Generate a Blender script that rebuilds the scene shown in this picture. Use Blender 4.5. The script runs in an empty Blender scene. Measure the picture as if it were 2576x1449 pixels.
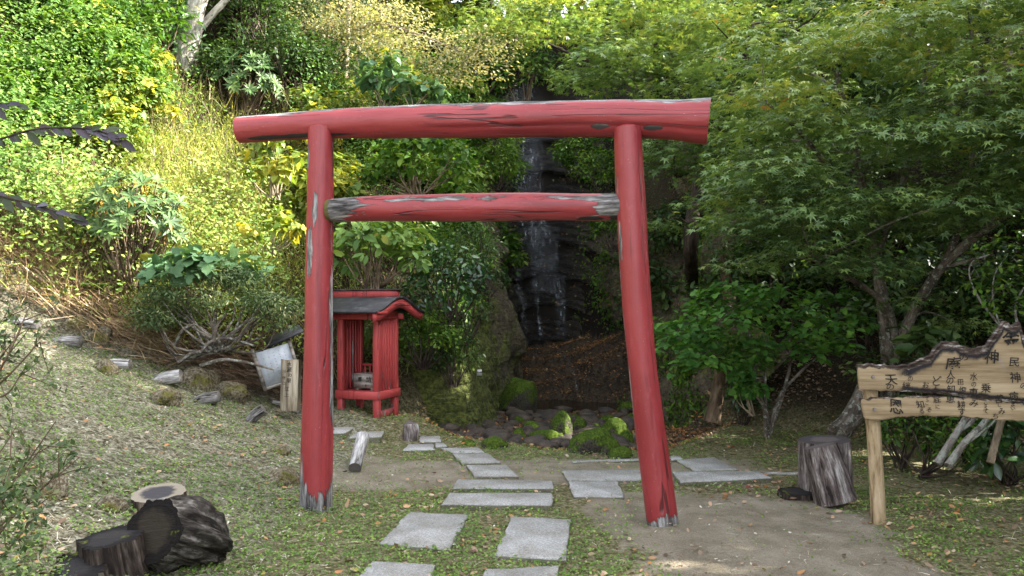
import bpy, math, random
import numpy as np
from mathutils import Vector, Matrix, noise as mnoise

SC = bpy.context.scene
COL = SC.collection
# ---------------------------------------------------------------- camera, sky, sun, exposure
F = 2010.0            # focal length in pixels of a 2576 px wide picture
W0, H0, HOR = 2576.0, 1449.0, 775.0
EYE = 1.5
cd = bpy.data.cameras.new('camera'); cam = bpy.data.objects.new('camera', cd); COL.objects.link(cam)
cam.location = (0, 0, EYE); cam.rotation_euler = (math.radians(90), 0, 0)
cd.sensor_width = 36; cd.lens = 36 * F / W0
cd.shift_y = (HOR - H0 / 2) / W0
cd.clip_start = 0.05; cd.clip_end = 500
SC.camera = cam

SUNV = Vector((0.84, 0.10, 0.56)).normalized()
wd = bpy.data.worlds.new('World'); SC.world = wd; wd.use_nodes = True
wn = wd.node_tree; bg = wn.nodes['Background']
sky = wn.nodes.new('ShaderNodeTexSky'); sky.sky_type = 'NISHITA'; sky.sun_disc = False
sky.sun_elevation = math.asin(SUNV.z); sky.sun_rotation = math.atan2(SUNV.x, SUNV.y)
sky.air_density = 0.8; sky.dust_density = 2.5; sky.ozone_density = 0.8
hs = wn.nodes.new('ShaderNodeHueSaturation'); hs.inputs['Saturation'].default_value = 0.3
wn.links.new(sky.outputs[0], hs.inputs['Color']); wn.links.new(hs.outputs[0], bg.inputs[0])
bg.inputs[1].default_value = 0.15
sl = bpy.data.lights.new('sun', 'SUN'); sl.energy = 3.3; sl.angle = math.radians(0.5); sl.color = (1, .95, .86)
so = bpy.data.objects.new('sun', sl); COL.objects.link(so)
so.rotation_euler = SUNV.to_track_quat('Z', 'Y').to_euler(); so.location = (20, -5, 30)
SC.view_settings.view_transform = 'Standard'; SC.view_settings.look = 'None'
SC.view_settings.exposure = 3.2; SC.view_settings.gamma = 1
try:
    SC.cycles.max_bounces = 8; SC.cycles.diffuse_bounces = 2; SC.cycles.transmission_bounces = 4; SC.cycles.transparent_max_bounces = 8
except Exception: pass

# ---------------------------------------------------------------- numpy helpers
def _h(ix, iy, iz, s):
    n = (ix.astype(np.int64) * 374761393 + iy.astype(np.int64) * 668265263 + iz.astype(np.int64) * 2147483647 + s * 974634731) & 0xffffffff
    n = ((n ^ (n >> 13)) * 1274126177) & 0xffffffff
    n = ((n ^ (n >> 16)) * 2246822519) & 0xffffffff
    return ((n ^ (n >> 15)) & 0xffff) / 65535.0
def vnoise(p, s=0):
    p = np.asarray(p, float); i = np.floor(p); f = p - i; f = f * f * (3 - 2 * f)
    x, y, z = i[..., 0], i[..., 1], i[..., 2]; r = 0
    for dx in (0, 1):
        for dy in (0, 1):
            for dz in (0, 1):
                w = (f[..., 0] if dx else 1 - f[..., 0]) * (f[..., 1] if dy else 1 - f[..., 1]) * (f[..., 2] if dz else 1 - f[..., 2])
                r = r + w * _h(x + dx, y + dy, z + dz, s)
    return r
def fbm(p, o=4, s=0):
    p = np.asarray(p, float); a, t, n = 1.0, 0.0, 0.0
    for k in range(o):
        t = t + a * vnoise(p, s + k); n += a; a *= 0.5; p = p * 2.03 + 17.1
    return t / n
def sstep(a, b, x):
    t = np.clip((np.asarray(x, float) - a) / (b - a), 0, 1); return t * t * (3 - 2 * t)
def xy0(x, y, k=1.0): return np.stack([x * k, y * k, np.zeros_like(x)], -1)

def P(px, py, d):     # a point seen at picture position (px, py), d metres ahead
    return np.array(((px - W0 / 2) / F * d, d, EYE + (HOR - py) / F * d))

# ---------------------------------------------------------------- mesh helpers
class MB:
    def __init__(s): s.V = []; s.Fs = []; s.n = 0; s.A = {}
    def add(s, V, Fc, **attr):
        V = np.asarray(V, float).reshape(-1, 3)
        base = s.n; s.V.append(V); s.n += len(V)
        if isinstance(Fc, np.ndarray): s.Fs.append(Fc + base)
        else:
            by = {}
            for f in Fc: by.setdefault(len(f), []).append(f)
            for k in by: s.Fs.append(np.array(by[k], int) + base)
        for k, a in attr.items():
            a = np.asarray(a, float)
            if a.ndim == 0: a = np.full(len(V), float(a))
            s.A.setdefault(k, []).append((base, a))
    def box(s, c, size, R=None, **at):
        c = np.asarray(c, float); h = np.asarray(size, float) / 2
        V = np.array([[x, y, z] for x in (-1, 1) for y in (-1, 1) for z in (-1, 1)], float) * h
        if R is not None: V = V @ np.asarray(R).T
        s.add(V + c, [(0, 1, 3, 2), (4, 6, 7, 5), (0, 4, 5, 1), (2, 3, 7, 6), (0, 2, 6, 4), (1, 5, 7, 3)], **at)
    def build(s, name, mat, parent=None, smooth=False, fattr=None):
        me = bpy.data.meshes.new(name)
        V = np.concatenate(s.V) if s.V else np.zeros((0, 3))
        me.vertices.add(len(V)); me.vertices.foreach_set('co', V.astype(np.float32).ravel())
        lv = np.concatenate([f.ravel() for f in s.Fs]); tot = np.concatenate([np.full(len(f), f.shape[1]) for f in s.Fs])
        me.loops.add(len(lv)); me.loops.foreach_set('vertex_index', lv.astype(np.int32))
        me.polygons.add(len(tot)); st = np.concatenate([[0], np.cumsum(tot)[:-1]])
        me.polygons.foreach_set('loop_start', st.astype(np.int32)); me.polygons.foreach_set('loop_total', tot.astype(np.int32))
        if smooth: me.polygons.foreach_set('use_smooth', np.ones(len(tot), bool))
        for k, L in s.A.items():
            dim = L[0][1].ndim
            if dim == 1:
                arr = np.zeros(len(V), np.float32)
                for b, a in L: arr[b:b + len(a)] = a
                at = me.attributes.new(k, 'FLOAT', 'POINT'); at.data.foreach_set('value', arr)
            else:
                arr = np.zeros((len(V), 3), np.float32)
                for b, a in L: arr[b:b + len(a)] = a
                at = me.attributes.new(k, 'FLOAT_VECTOR', 'POINT'); at.data.foreach_set('vector', arr.ravel())
        if fattr is not None:
            at = me.attributes.new('v', 'FLOAT', 'FACE'); at.data.foreach_set('value', np.asarray(fattr, np.float32))
        me.update(calc_edges=True); me.validate()
        if mat is not None: me.materials.append(mat)
        o = bpy.data.objects.new(name, me); COL.objects.link(o)
        if parent is not None: o.parent = parent
        return o

def tag(o, label=None, cat=None, group=None, kind=None):
    if label: o['label'] = label
    if cat: o['category'] = cat
    if group: o['group'] = group
    if kind: o['kind'] = kind
    return o
def empty(name, loc=(0, 0, 0), label=None, cat=None, group=None):
    o = bpy.data.objects.new(name, None); COL.objects.link(o); o.location = [float(v) for v in loc]; o.empty_display_size = .1
    return tag(o, label, cat, group)
def copy_tree(o, loc, rz=0.0, sc=1.0, label=None, tilt=(0, 0), kids=True):
    c = o.copy(); COL.objects.link(c); c.location = [float(v) for v in loc]; c.rotation_euler = (tilt[0], tilt[1], rz)
    c.scale = (sc, sc, sc) if np.isscalar(sc) else sc
    if label: c['label'] = label
    for ch in (list(o.children) if kids else ()):
        d = ch.copy(); COL.objects.link(d); d.parent = c
    return c

def smooth_path(pts, n):
    pts = np.asarray(pts, float)
    if len(pts) < 3:
        t = np.linspace(0, 1, n)[:, None]; return pts[0] * (1 - t) + pts[-1] * t
    q = np.vstack([2 * pts[0] - pts[1], pts, 2 * pts[-1] - pts[-2]])
    m = len(pts) - 1; t = np.linspace(0, m - 1e-6, n); k = t.astype(int); u = (t - k)[:, None]
    a, b, c, d = q[k], q[k + 1], q[k + 2], q[k + 3]
    return .5 * (2 * b + (c - a) * u + (2 * a - 5 * b + 4 * c - d) * u ** 2 + (3 * b - a - 3 * c + d) * u ** 3)

def tube(mb, pts, rad, sides=8, n=None, wob=0.0, seed=0, cap=True, freq=3.0, capin=0.0, extra=None, flare=None):
    """a limb or log along pts; rad is a number or a list along it; records 'lc' = length and girth coordinates"""
    n = n or max(3, len(pts) * 3)
    p = smooth_path(pts, n); r = np.interp(np.linspace(0, 1, n), np.linspace(0, 1, max(2, np.size(rad))), np.resize(rad, max(2, np.size(rad))))
    t = np.gradient(p, axis=0); t /= np.linalg.norm(t, axis=1)[:, None] + 1e-9
    ref = np.array((0, 0, 1.0)) if abs(t[0, 2]) < .9 else np.array((1.0, 0, 0))
    u = np.cross(t, ref); u /= np.linalg.norm(u, axis=1)[:, None] + 1e-9
    for i in range(1, n):       # parallel transport
        v = u[i - 1] - t[i] * np.dot(u[i - 1], t[i]); u[i] = v / (np.linalg.norm(v) + 1e-9)
    w = np.cross(t, u)
    th = np.linspace(0, 2 * np.pi, sides, endpoint=False)
    s = np.concatenate([[0], np.cumsum(np.linalg.norm(np.diff(p, axis=0), axis=1))])
    ring = np.cos(th)[None, :, None] * u[:, None] + np.sin(th)[None, :, None] * w[:, None]
    R = np.repeat(r[:, None], sides, 1)
    lc = np.stack([np.repeat(s[:, None], sides, 1) + seed * 3.7, np.cos(th)[None] * R, np.sin(th)[None] * R], -1)
    if wob:
        R = R * (1 + wob * (fbm(lc * np.array((freq, 9, 9)) + seed * 7.3, 4, seed) - .5) * 2)
    if flare is not None: R = R * flare(s / s[-1], th)
    V = p[:, None] + ring * R[..., None]
    i, j = np.meshgrid(np.arange(n - 1), np.arange(sides), indexing='ij'); j2 = (j + 1) % sides
    Fq = np.stack([i * sides + j, i * sides + j2, (i + 1) * sides + j2, (i + 1) * sides + j], -1).reshape(-1, 4)
    at = {'lc': lc.reshape(-1, 3)}
    if extra is not None: at.update({k: np.asarray(f(s / s[-1], th, V)).reshape(-1) for k, f in extra.items()})
    mb.add(V.reshape(-1, 3), Fq, **at)
    if cap:
        for e, k in ((0, -1), (n - 1, 1)):
            b = V[e]; c = b.mean(0) - t[e] * k * capin
            rr = [b * (1 - f) + c * f for f in (0, .35, .7)] + [c[None]]
            VV = np.vstack(rr); FF = []
            for a in range(2):
                for q in range(sides):
                    f = (a * sides + q, a * sides + (q + 1) % sides, (a + 1) * sides + (q + 1) % sides, (a + 1) * sides + q)
                    FF.append(f if k > 0 else f[::-1])
            FT = [(2 * sides + q, 2 * sides + (q + 1) % sides, 3 * sides) for q in range(sides)]
            if k < 0: FT = [f[::-1] for f in FT]
            at2 = {'lc': VV - c}
            if extra is not None: at2.update({kk: np.full(len(VV), .0) for kk in extra})
            mb.add(VV, FF + FT, cap=1.0, **at2)
    return p, r

def rock(mb, c, size, seed, rough=.35, sub=3, rz=0.0):
    import bmesh
    bm = bmesh.new(); bmesh.ops.create_icosphere(bm, subdivisions=sub, radius=1)
    V = np.array([v.co[:] for v in bm.verts]); Fc = np.array([[v.index for v in f.verts] for f in bm.faces]); bm.free()
    rs = np.random.RandomState(seed)
    for k in range(6):   # flat facets
        nrm = rs.normal(size=3); nrm /= np.linalg.norm(nrm); d = rs.uniform(.55, .9)
        ex = V @ nrm - d; V = V - np.where(ex > 0, ex, 0)[:, None] * nrm * .85
    V = V * (1 + rough * (fbm(V * 1.7 + seed * 5.1, 4, seed) - .5) * 1.6)[:, None]
    V = V * np.asarray(size); ca, sa = math.cos(rz), math.sin(rz)
    V = V @ np.array(((ca, sa, 0), (-sa, ca, 0), (0, 0, 1)))
    mb.add(V + np.asarray(c), Fc)

def Rz(a): c, s = math.cos(a), math.sin(a); return np.array(((c, -s, 0), (s, c, 0), (0, 0, 1)))
def Rx(a): c, s = math.cos(a), math.sin(a); return np.array(((1, 0, 0), (0, c, -s), (0, s, c)))
def Ry(a): c, s = math.cos(a), math.sin(a); return np.array(((c, 0, s), (0, 1, 0), (-s, 0, c)))

# ---------------------------------------------------------------- materials
class NT:
    def __init__(s, name):
        s.m = bpy.data.materials.new(name); s.m.use_nodes = True; s.t = s.m.node_tree
        s.b = s.t.nodes['Principled BSDF']; s.out = s.t.nodes['Material Output']
        s.b.inputs['Specular IOR Level'].default_value = .3
    def new(s, typ, ins=None, **kw):
        n = s.t.nodes.new(typ)
        for k, v in kw.items(): setattr(n, k, v)
        for k, v in (ins or {}).items(): s.set(n.inputs[k], v)
        return n
    def set(s, sock, v):
        if isinstance(v, bpy.types.NodeSocket): s.t.links.new(v, sock)
        elif isinstance(v, (tuple, list)) and len(v) == 3 and sock.type == 'RGBA': sock.default_value = (*v, 1)
        else: sock.default_value = v
    def attr(s, name, vec=False):
        n = s.new('ShaderNodeAttribute', attribute_name=name); return n.outputs['Vector' if vec else 'Fac']
    def coord(s): return s.new('ShaderNodeTexCoord').outputs['Object']
    def noise(s, vec, scale, detail=5, rough=.6, stretch=None, col=False):
        if stretch is not None: vec = s.new('ShaderNodeMapping', {'Vector': vec, 'Scale': stretch}).outputs[0]
        n = s.new('ShaderNodeTexNoise', {'Vector': vec, 'Scale': scale, 'Detail': detail, 'Roughness': rough})
        return n.outputs['Color' if col else 'Fac']
    def ramp(s, fac, stops, interp='LINEAR', k=.62):
        n = s.new('ShaderNodeValToRGB', {'Fac': fac}); cr = n.color_ramp; cr.interpolation = interp
        while len(cr.elements) < len(stops): cr.elements.new(.5)
        for e, (p, c) in zip(cr.elements, stops):
            e.position = .5 + (p - .5) * k; e.color = (*c, 1) if isinstance(c, (tuple, list)) else (c, c, c, 1)
        return n.outputs['Color']
    def mix(s, fac, a, b, blend='MIX'):
        n = s.new('ShaderNodeMix', data_type='RGBA', blend_type=blend)
        s.set(n.inputs[0], fac); s.set(n.inputs[6], a); s.set(n.inputs[7], b); return n.outputs[2]
    def math(s, op, a, b=0.0, c=0.0, clamp=False):
        n = s.new('ShaderNodeMath', operation=op, use_clamp=clamp)
        s.set(n.inputs[0], a); s.set(n.inputs[1], b); s.set(n.inputs[2], c); return n.outputs[0]
    def sm(s, x, lo, hi):
        n = s.new('ShaderNodeMapRange', interpolation_type='SMOOTHSTEP'); s.set(n.inputs[0], x); s.set(n.inputs[1], lo); s.set(n.inputs[2], hi); return n.outputs[0]
    def bump(s, h, dist=.01, strength=.6, nrm=None):
        n = s.new('ShaderNodeBump', {'Height': h, 'Distance': dist, 'Strength': strength})
        if nrm is not None: s.set(n.inputs['Normal'], nrm)
        s.set(s.b.inputs['Normal'], n.outputs[0]); return n.outputs[0]
    def fin(s, color=None, rough=.8, spec=None, **kw):
        if color is not None: s.set(s.b.inputs['Base Color'], color)
        s.set(s.b.inputs['Roughness'], rough)
        if spec is not None: s.set(s.b.inputs['Specular IOR Level'], spec)
        for k, v in kw.items(): s.set(s.b.inputs[k], v)
        return s.m

def leaf_mat(name, stops, trans=.35, rough=.5, spec=.25, tcol=1.5):
    """leaves: colour by a random value per leaf, light passes through them"""
    n = NT(name); v = n.attr('v'); c = n.ramp(v, stops, k=1)
    nz = n.noise(n.coord(), 2.2, 2); c = n.mix(1.0, c, n.ramp(nz, [(.3, (.72, .76, .72)), (.7, (1.2, 1.16, 1.1))]), 'MULTIPLY')
    n.fin(c, rough, spec)
    tc = n.mix(1.0, c, (tcol, tcol * .95, tcol * .45), 'MULTIPLY')
    tr = n.new('ShaderNodeBsdfTranslucent', {'Color': tc})
    mx = n.new('ShaderNodeMixShader', {0: trans}); n.t.links.new(n.b.outputs[0], mx.inputs[1]); n.t.links.new(tr.outputs[0], mx.inputs[2])
    n.t.links.new(mx.outputs[0], n.out.inputs['Surface'])
    return n.m

def bark_mat(name, c1, c2, c3, scale=1.0, moss=0.0, lichen=0.0):
    n = NT(name); lc = n.attr('lc', True)
    a = n.noise(lc, 14 * scale, 6, .65, (.35, 1, 1)); b = n.noise(lc, 40 * scale, 4, .6, (.2, 1, 1))
    c = n.ramp(n.math('ADD', n.math('MULTIPLY', a, .7), n.math('MULTIPLY', b, .3)), [(.3, c1), (.52, c2), (.72, c3)])
    if lichen:
        l = n.sm(n.noise(lc, 22 * scale, 5, .7), .62 - lichen * .25, .68 - lichen * .2); c = n.mix(l, c, (.25, .265, .225))
    if moss:
        l = n.sm(n.noise(n.coord(), 9, 5, .7), .62 - moss * .3, .72 - moss * .25); c = n.mix(l, c, (.05, .075, .015))
    n.bump(n.math('ADD', a, b), .02 / scale, .8)
    return n.fin(c, .9, .15)

# a cut, weathered log: grey long fibres, dark cracks, sawn ends with rings
def log_mat(name, side, endc, ring=60, moss=.2, dark=(.015, .012, .01), streak=1.0):
    n = NT(name); lc = n.attr('lc', True); cap = n.attr('cap')
    a = n.noise(lc, 9, 6, .7, (.18 * streak, 1, 1)); b = n.noise(lc, 45, 4, .7, (.12 * streak, 1, 1))
    f = n.math('ADD', n.math('MULTIPLY', a, .6), n.math('MULTIPLY', b, .4))
    c = n.ramp(f, [(.34, dark), (.43, side[0]), (.55, side[1]), (.7, side[2])])
    dist = n.new('ShaderNodeVectorMath', operation='LENGTH'); n.t.links.new(lc, dist.inputs[0])
    w = n.math('SINE', n.math('MULTIPLY', n.math('ADD', dist.outputs['Value'], n.math('MULTIPLY', n.noise(lc, 5, 3), .03)), ring * 6.28))
    e = n.mix(n.math('MULTIPLY_ADD', w, .25, .5), endc[0], endc[1])
    e = n.mix(n.sm(n.math('ADD', n.math('MULTIPLY', n.noise(n.coord(), 7, 5, .7), .16), dist.outputs['Value']), .205, .165), e, endc[2])
    c = n.mix(cap, c, e)
    if moss:
        geo = n.new('ShaderNodeNewGeometry'); sx = n.new('ShaderNodeSeparateXYZ', {0: geo.outputs['Normal']})
        m = n.sm(n.math('ADD', n.noise(n.coord(), 7, 5, .7), n.math('MULTIPLY', sx.outputs[2], .12)), .78 - moss * .3, .84 - moss * .28)
        c = n.mix(m, c, (.075, .085, .012))
    n.bump(f, .025, 1.0)
    return n.fin(c, .9, .15)
# ---------------------------------------------------------------- terrain
_PV = np.array([
 (-14, -40, 1, .1, .9), (-14, 5.5, 1, .1, .9), (-8.2, 6.6, .9, .1, .9), (-5.6, 8.0, 1, .1, .95), (-3.4, 9.0, 1, .1, 1.0), (-2.5, 10.0, 1.2, .5, 1.0),
 (-1.15, 10.5, 2.2, 1.2, 1.0), (-.8, 11.5, 2.6, 1.5, 1.0), (-.45, 13.5, 3, 2.2, 1.0), (-.15, 15.5, 4, 3.0, 1.0), (-.1, 17.2, 5, 4.5, 1.0),
 (0, 18.6, 6, 6.8, .85), (1.5, 18.9, 6, 6.8, .85), (2.5, 17.6, 4, 5, .95), (2.8, 15, 2.2, 3, .95), (2.6, 12.5, 1.7, 2, .9), (2.3, 10.6, .95, 1, .9),
 (3.8, 9.9, .75, 1, .85), (4.9, 8.6, .75, 1, .9), (6.2, 7.0, .9, 1, 1.0), (7.2, 3, 1.2, 1, 1.2), (7.2, -40, 1.2, 1, 1.2)], float)
def _dist(x, y):
    """signed distance to the valley floor outline (outside > 0) and interpolated slope data"""
    shp = np.shape(x); x = np.ravel(x); y = np.ravel(y)
    best = np.full(x.shape, 1e9); par = np.zeros((len(x), 3)); inside = np.zeros(len(x), bool)
    n = len(_PV)
    for i in range(n):
        a, b = _PV[i], _PV[(i + 1) % n]; e = b[:2] - a[:2]; L = e @ e
        t = np.clip(((x - a[0]) * e[0] + (y - a[1]) * e[1]) / L, 0, 1)
        d = np.hypot(x - a[0] - t * e[0], y - a[1] - t * e[1]); m = d < best
        best[m] = d[m]; par[m] = a[2:] + t[m, None] * (b[2:] - a[2:])
        c = (a[1] > y) != (b[1] > y)
        with np.errstate(divide='ignore', invalid='ignore'):
            inside ^= c & (x < (b[0] - a[0]) * (y - a[1]) / (b[1] - a[1] + 1e-12) + a[0])
    best[inside] *= -1
    return best.reshape(shp), par.reshape(shp + (3,))
def yedge(x): return np.interp(x, [-1.2, -.8, .6, 1.5, 2.2, 3], [9.7, 9.25, 8.35, 8.3, 9.2, 10.5])
def Hraw(x, y, fine=True):
    x = np.asarray(x, float); y = np.asarray(y, float)
    d, p = _dist(x, y); s1, h1, s2 = p[..., 0], p[..., 1], p[..., 2]
    o = np.maximum(d, 0); h = np.where(o * s1 < h1, s1 * o, h1 + s2 * (o - h1 / s1))
    cap = 12.0 - 6.8 * sstep(2.0, 7.0, x) * sstep(16, 9, y) - 2.5 * sstep(-5, -9, x)
    h = np.where(h > cap - 2, cap - 2 * np.exp(-np.maximum(h - cap + 2, 0) / 2), h)
    t = np.maximum(0, -x - 1.35 - .25 * np.maximum(0, 4 - y)); bank = .42 * t * t / (t + .7); bank = np.minimum(bank, 2.2 + .05 * t)
    bank *= 1 - sstep(9.6, 11.0, y) * (x > -3) * 1.0
    sh = .19 * np.exp(-(((x + 1.55) / .75) ** 2 + ((y - 9.55) / .6) ** 2) ** 2)
    bed = -(.07 * sstep(0, .35, y - yedge(x)) + .25 * np.clip((y - yedge(x)) / 5.5, 0, 1)) * sstep(-1.3, -.9, x) * sstep(3.2, 2.4, x)
    rise = .24 * np.maximum(0, x - .5) ** 1.5 * sstep(15.6, 17.0, y) + .12 * np.maximum(0, .5 - x) ** 1.3 * sstep(15.6, 16.6, y)
    bas = np.maximum(0, y - 16.2) * .42 + (fbm(xy0(x, y) * 1.1, 4, 15) - .5) * .9 * sstep(15.6, 16.6, y)
    ter = np.floor(bas / .21) * .21 + .21 * sstep(.72, 1, (bas / .21) % 1)
    bas = np.where(y > 15.8, .2 * bas + .8 * ter, 0) + rise - .22 * sstep(13.9, 14.7, y) * sstep(16.8, 15.9, y) * sstep(-.1, .4, x)
    bas *= sstep(-.6, 0, x) * sstep(4, 3, x) * (y > 13)
    g = h + bank + sh + bed + bas * (d < 1.5)
    if fine:
        q = xy0(x, y)
        g = g + (fbm(q * .9 + 3, 4, 5) - .5) * (.05 + .5 * sstep(.2, 3, d)) + (fbm(q * 5.5, 3, 9) - .5) * (.03 + .04 * sstep(0, 1, bank) + .1 * sstep(.2, 1, d))
    return g
def H(x, y): return Hraw(x, y)
def hit(px, py, dz=0.0, d0=2.0, d1=40.0, n=900):
    """where the sight line through picture position (px, py) meets the terrain"""
    d = np.linspace(d0, d1, n); x = (px - W0 / 2) / F * d; z = EYE + (HOR - py) / F * d
    g = H(x, d) + dz; k = np.argmax(z <= g)
    if z[k] > g[k]: k = n - 1
    return np.array((x[k], d[k], z[k]))

def lines(a, segs):
    out = [a]
    for to, st in segs: out += list(np.arange(out[-1] + st, to + 1e-6, st))
    return np.array(out)
gx = lines(-60, [(-14, 2), (-7, .25), (4.6, .055), (9, .2), (14, .4), (60, 2)])
gy = lines(-40, [(-4, 2), (2.2, .25), (10.5, .055), (19, .09), (27, .25), (60, 1.5)])
GX, GY = np.meshgrid(gx, gy, indexing='ij'); GZ = H(GX, GY)
GD, _ = _dist(GX, GY)
def gmask(x, y):
    """dirt, moss, brown litter and bedrock amounts of the soil"""
    d, _ = _dist(x, y); q = xy0(x, y)
    n1 = fbm(q * 1.3, 4, 21); n2 = fbm(q * 3.5, 4, 31)
    path = sstep(1.25, .55, np.abs(x - (1.55 + .0 * y) - .25 * (n1 - .5)) + .5 * (n2 - .5)) * sstep(7.4, 6.4, y + n1)
    path = np.maximum(path, sstep(.9, .3, np.abs(y - 7.3 - .1 * x)) * sstep(2.6, 1.6, np.abs(x - .3)) * .8)
    path = np.maximum(path, sstep(.8, .3, np.hypot((x + 1.6) * .8, y - 7.6)) * .7)
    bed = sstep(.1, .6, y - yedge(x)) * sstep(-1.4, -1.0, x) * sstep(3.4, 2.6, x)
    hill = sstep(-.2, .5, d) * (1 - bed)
    return path, bed, hill, n1, n2
pa, be, hi, n1, n2 = gmask(GX, GY)
NX, NY = GX.shape
V = np.stack([GX, GY, GZ], -1).reshape(-1, 3)
ii, jj = np.meshgrid(np.arange(NX - 1), np.arange(NY - 1), indexing='ij')
Fq = np.stack([ii * NY + jj, (ii + 1) * NY + jj, (ii + 1) * NY + jj + 1, ii * NY + jj + 1], -1).reshape(-1, 4)
left = sstep(-.9, -2.2, GX) * sstep(10.5, 9, GY)
rightmoss = sstep(1.9, 2.8, GX) * sstep(9.5, 8.5, GY)
n = NT('soil')
co = n.coord()
f1 = n.noise(co, 3.0, 6, .65); f2 = n.noise(co, 38, 5, .7); f3 = n.noise(co, 130, 3, .7); f4 = n.noise(co, 14, 5, .7)
dirt = n.ramp(n.math('ADD', n.math('MULTIPLY', f1, .5), n.math('MULTIPLY', f3, .5)), [(.3, (.14, .115, .08)), (.5, (.24, .205, .15)), (.7, (.33, .29, .225))])
mossy = n.ramp(n.math('ADD', n.math('MULTIPLY', f2, .6), n.math('MULTIPLY', f4, .4)), [(.3, (.035, .034, .013)), (.45, (.11, .105, .042)), (.57, (.21, .185, .105)), (.72, (.34, .30, .215))])
bankc = n.ramp(n.math('ADD', n.math('MULTIPLY', f2, .6), n.math('MULTIPLY', f4, .4)), [(.32, (.03, .026, .014)), (.45, (.11, .10, .06)), (.56, (.235, .22, .155)), (.72, (.42, .40, .32))])
bedc = n.ramp(n.math('ADD', n.math('MULTIPLY', f2, .5), n.math('MULTIPLY', f4, .5)), [(.35, (.018, .015, .012)), (.5, (.055, .042, .03)), (.65, (.11, .075, .045))])
hillc = n.ramp(f2, [(.35, (.010, .008, .005)), (.55, (.030, .022, .012)), (.7, (.065, .05, .028))])  # hill soil darkened so the bare woodland gap reads as shadow
c = n.mix(n.sm(n.math('ADD', n.attr('dirt'), n.math('MULTIPLY', n.math('SUBTRACT', f4, .5), .9)), .3, .62), mossy, dirt)
c = n.mix(n.sm(n.math('ADD', n.attr('bank'), n.math('MULTIPLY', n.math('SUBTRACT', f4, .5), .8)), .35, .7), c, bankc)
geo = n.new('ShaderNodeNewGeometry'); sx = n.new('ShaderNodeSeparateXYZ', {0: geo.outputs['Normal']})
bedc = n.mix(n.sm(sx.outputs[2], .62, .35), bedc, (.018, .015, .012))
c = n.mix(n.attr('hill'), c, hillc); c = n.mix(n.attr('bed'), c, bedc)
n.bump(n.math('ADD', n.math('ADD', f2, f4), n.math('MULTIPLY', f3, .5)), .03, .9)
soil = n.fin(c, .95, .15)
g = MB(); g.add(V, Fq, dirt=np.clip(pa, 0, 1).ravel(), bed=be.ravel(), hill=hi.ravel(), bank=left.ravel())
tag(g.build('ground', soil, smooth=True), kind='structure')

# ---------------------------------------------------------------- the rock walls of the ravine
cp = _PV[6:17]
M = 330; cpath = smooth_path(cp[:, :2], M); cs1 = np.interp(np.linspace(0, 1, M), np.linspace(0, 1, len(cp)), cp[:, 2])
ctop = np.interp(np.linspace(0, 1, M), np.linspace(0, 1, len(cp)), [1.2, 1.6, 2.5, 3.6, 5.5, 7.4, 7.4, 6.0, 3.6, 2.3, .9])
tg = np.gradient(cpath, axis=0); tg /= np.linalg.norm(tg, axis=1)[:, None]; cn = np.stack([-tg[:, 1], tg[:, 0]], -1)   # outward
KZ = 200
vz = np.linspace(0, 1, KZ); zz = -.5 + vz[None] * (ctop[:, None] + .5)
wet = np.exp(-(((cpath[:, 0] - .75) / 1.15) ** 4)) * sstep(16.4, 17.6, cpath[:, 1])
tilt = zz + .12 * (cpath[:, 0:1]) - .25 * np.sin(cpath[:, 0:1] * 1.5)
pos0 = np.stack([np.repeat(cpath[:, :1], KZ, 1), np.repeat(cpath[:, 1:], KZ, 1), zz], -1)
off = zz / cs1[:, None] - .32
step = (tilt * 1.25 + .5 * fbm(pos0 * .8, 3, 3)) ; saw = (step % 1.0)
off += (saw - .5) * .24 * (.12 + .88 * wet[:, None])
st2 = (tilt * 5.5 + fbm(pos0 * 1.5, 3, 8)) % 1.0; off += (st2 - .5) * .09 * (.05 + .95 * wet[:, None])
endf = np.clip(np.minimum(np.arange(M), np.arange(M)[::-1])[:, None] / (M * .05), 0, 1); off += .75 * (1 - endf) ** 1.5
off += (fbm(pos0 * 1.1, 4, 40) - .5) * (.9 - .5 * wet[:, None]) * endf + (fbm(pos0 * np.array((4, 4, 1.5)), 4, 41) - .5) * .22
cliffV = np.stack([cpath[:, :1] + cn[:, :1] * off, cpath[:, 1:] + cn[:, 1:] * off, zz], -1)
ii, jj = np.meshgrid(np.arange(M - 1), np.arange(KZ - 1), indexing='ij')
CF = np.stack([ii * KZ + jj, ii * KZ + jj + 1, (ii + 1) * KZ + jj + 1, (ii + 1) * KZ + jj], -1).reshape(-1, 4)
leftness = sstep(.35, .1, np.linspace(0, 1, M))
mossA = np.repeat(np.clip(leftness * 1.0 + .35 * (1 - wet) * (1 - leftness), 0, 1)[:, None], KZ, 1)
n = NT('ravine_rock'); co = n.coord()
a = n.noise(co, 3, 6, .65); b = n.noise(co, 16, 6, .7); s_ = n.noise(co, 4, 5, .6, (1, 1, 6))
dry = n.ramp(n.math('ADD', n.math('MULTIPLY', a, .4), n.math('MULTIPLY', b, .6)), [(.3, (.03, .024, .015)), (.5, (.085, .066, .04)), (.7, (.17, .14, .085))])
wetc = n.ramp(n.math('ADD', n.math('MULTIPLY', s_, .5), n.math('MULTIPLY', b, .5)), [(.35, (.006, .006, .006)), (.55, (.016, .014, .013)), (.72, (.045, .038, .032))])
ms = n.ramp(b, [(.3, (.022, .03, .005)), (.5, (.07, .085, .012)), (.7, (.14, .15, .03))])
c = n.mix(n.sm(n.math('ADD', n.attr('moss'), n.math('MULTIPLY', n.math('SUBTRACT', a, .5), 2.2)), .35, .75), dry, ms)
c = n.mix(n.attr('wet'), c, wetc)
n.bump(n.math('ADD', n.math('ADD', a, b), s_), .07, 1.0)
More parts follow.
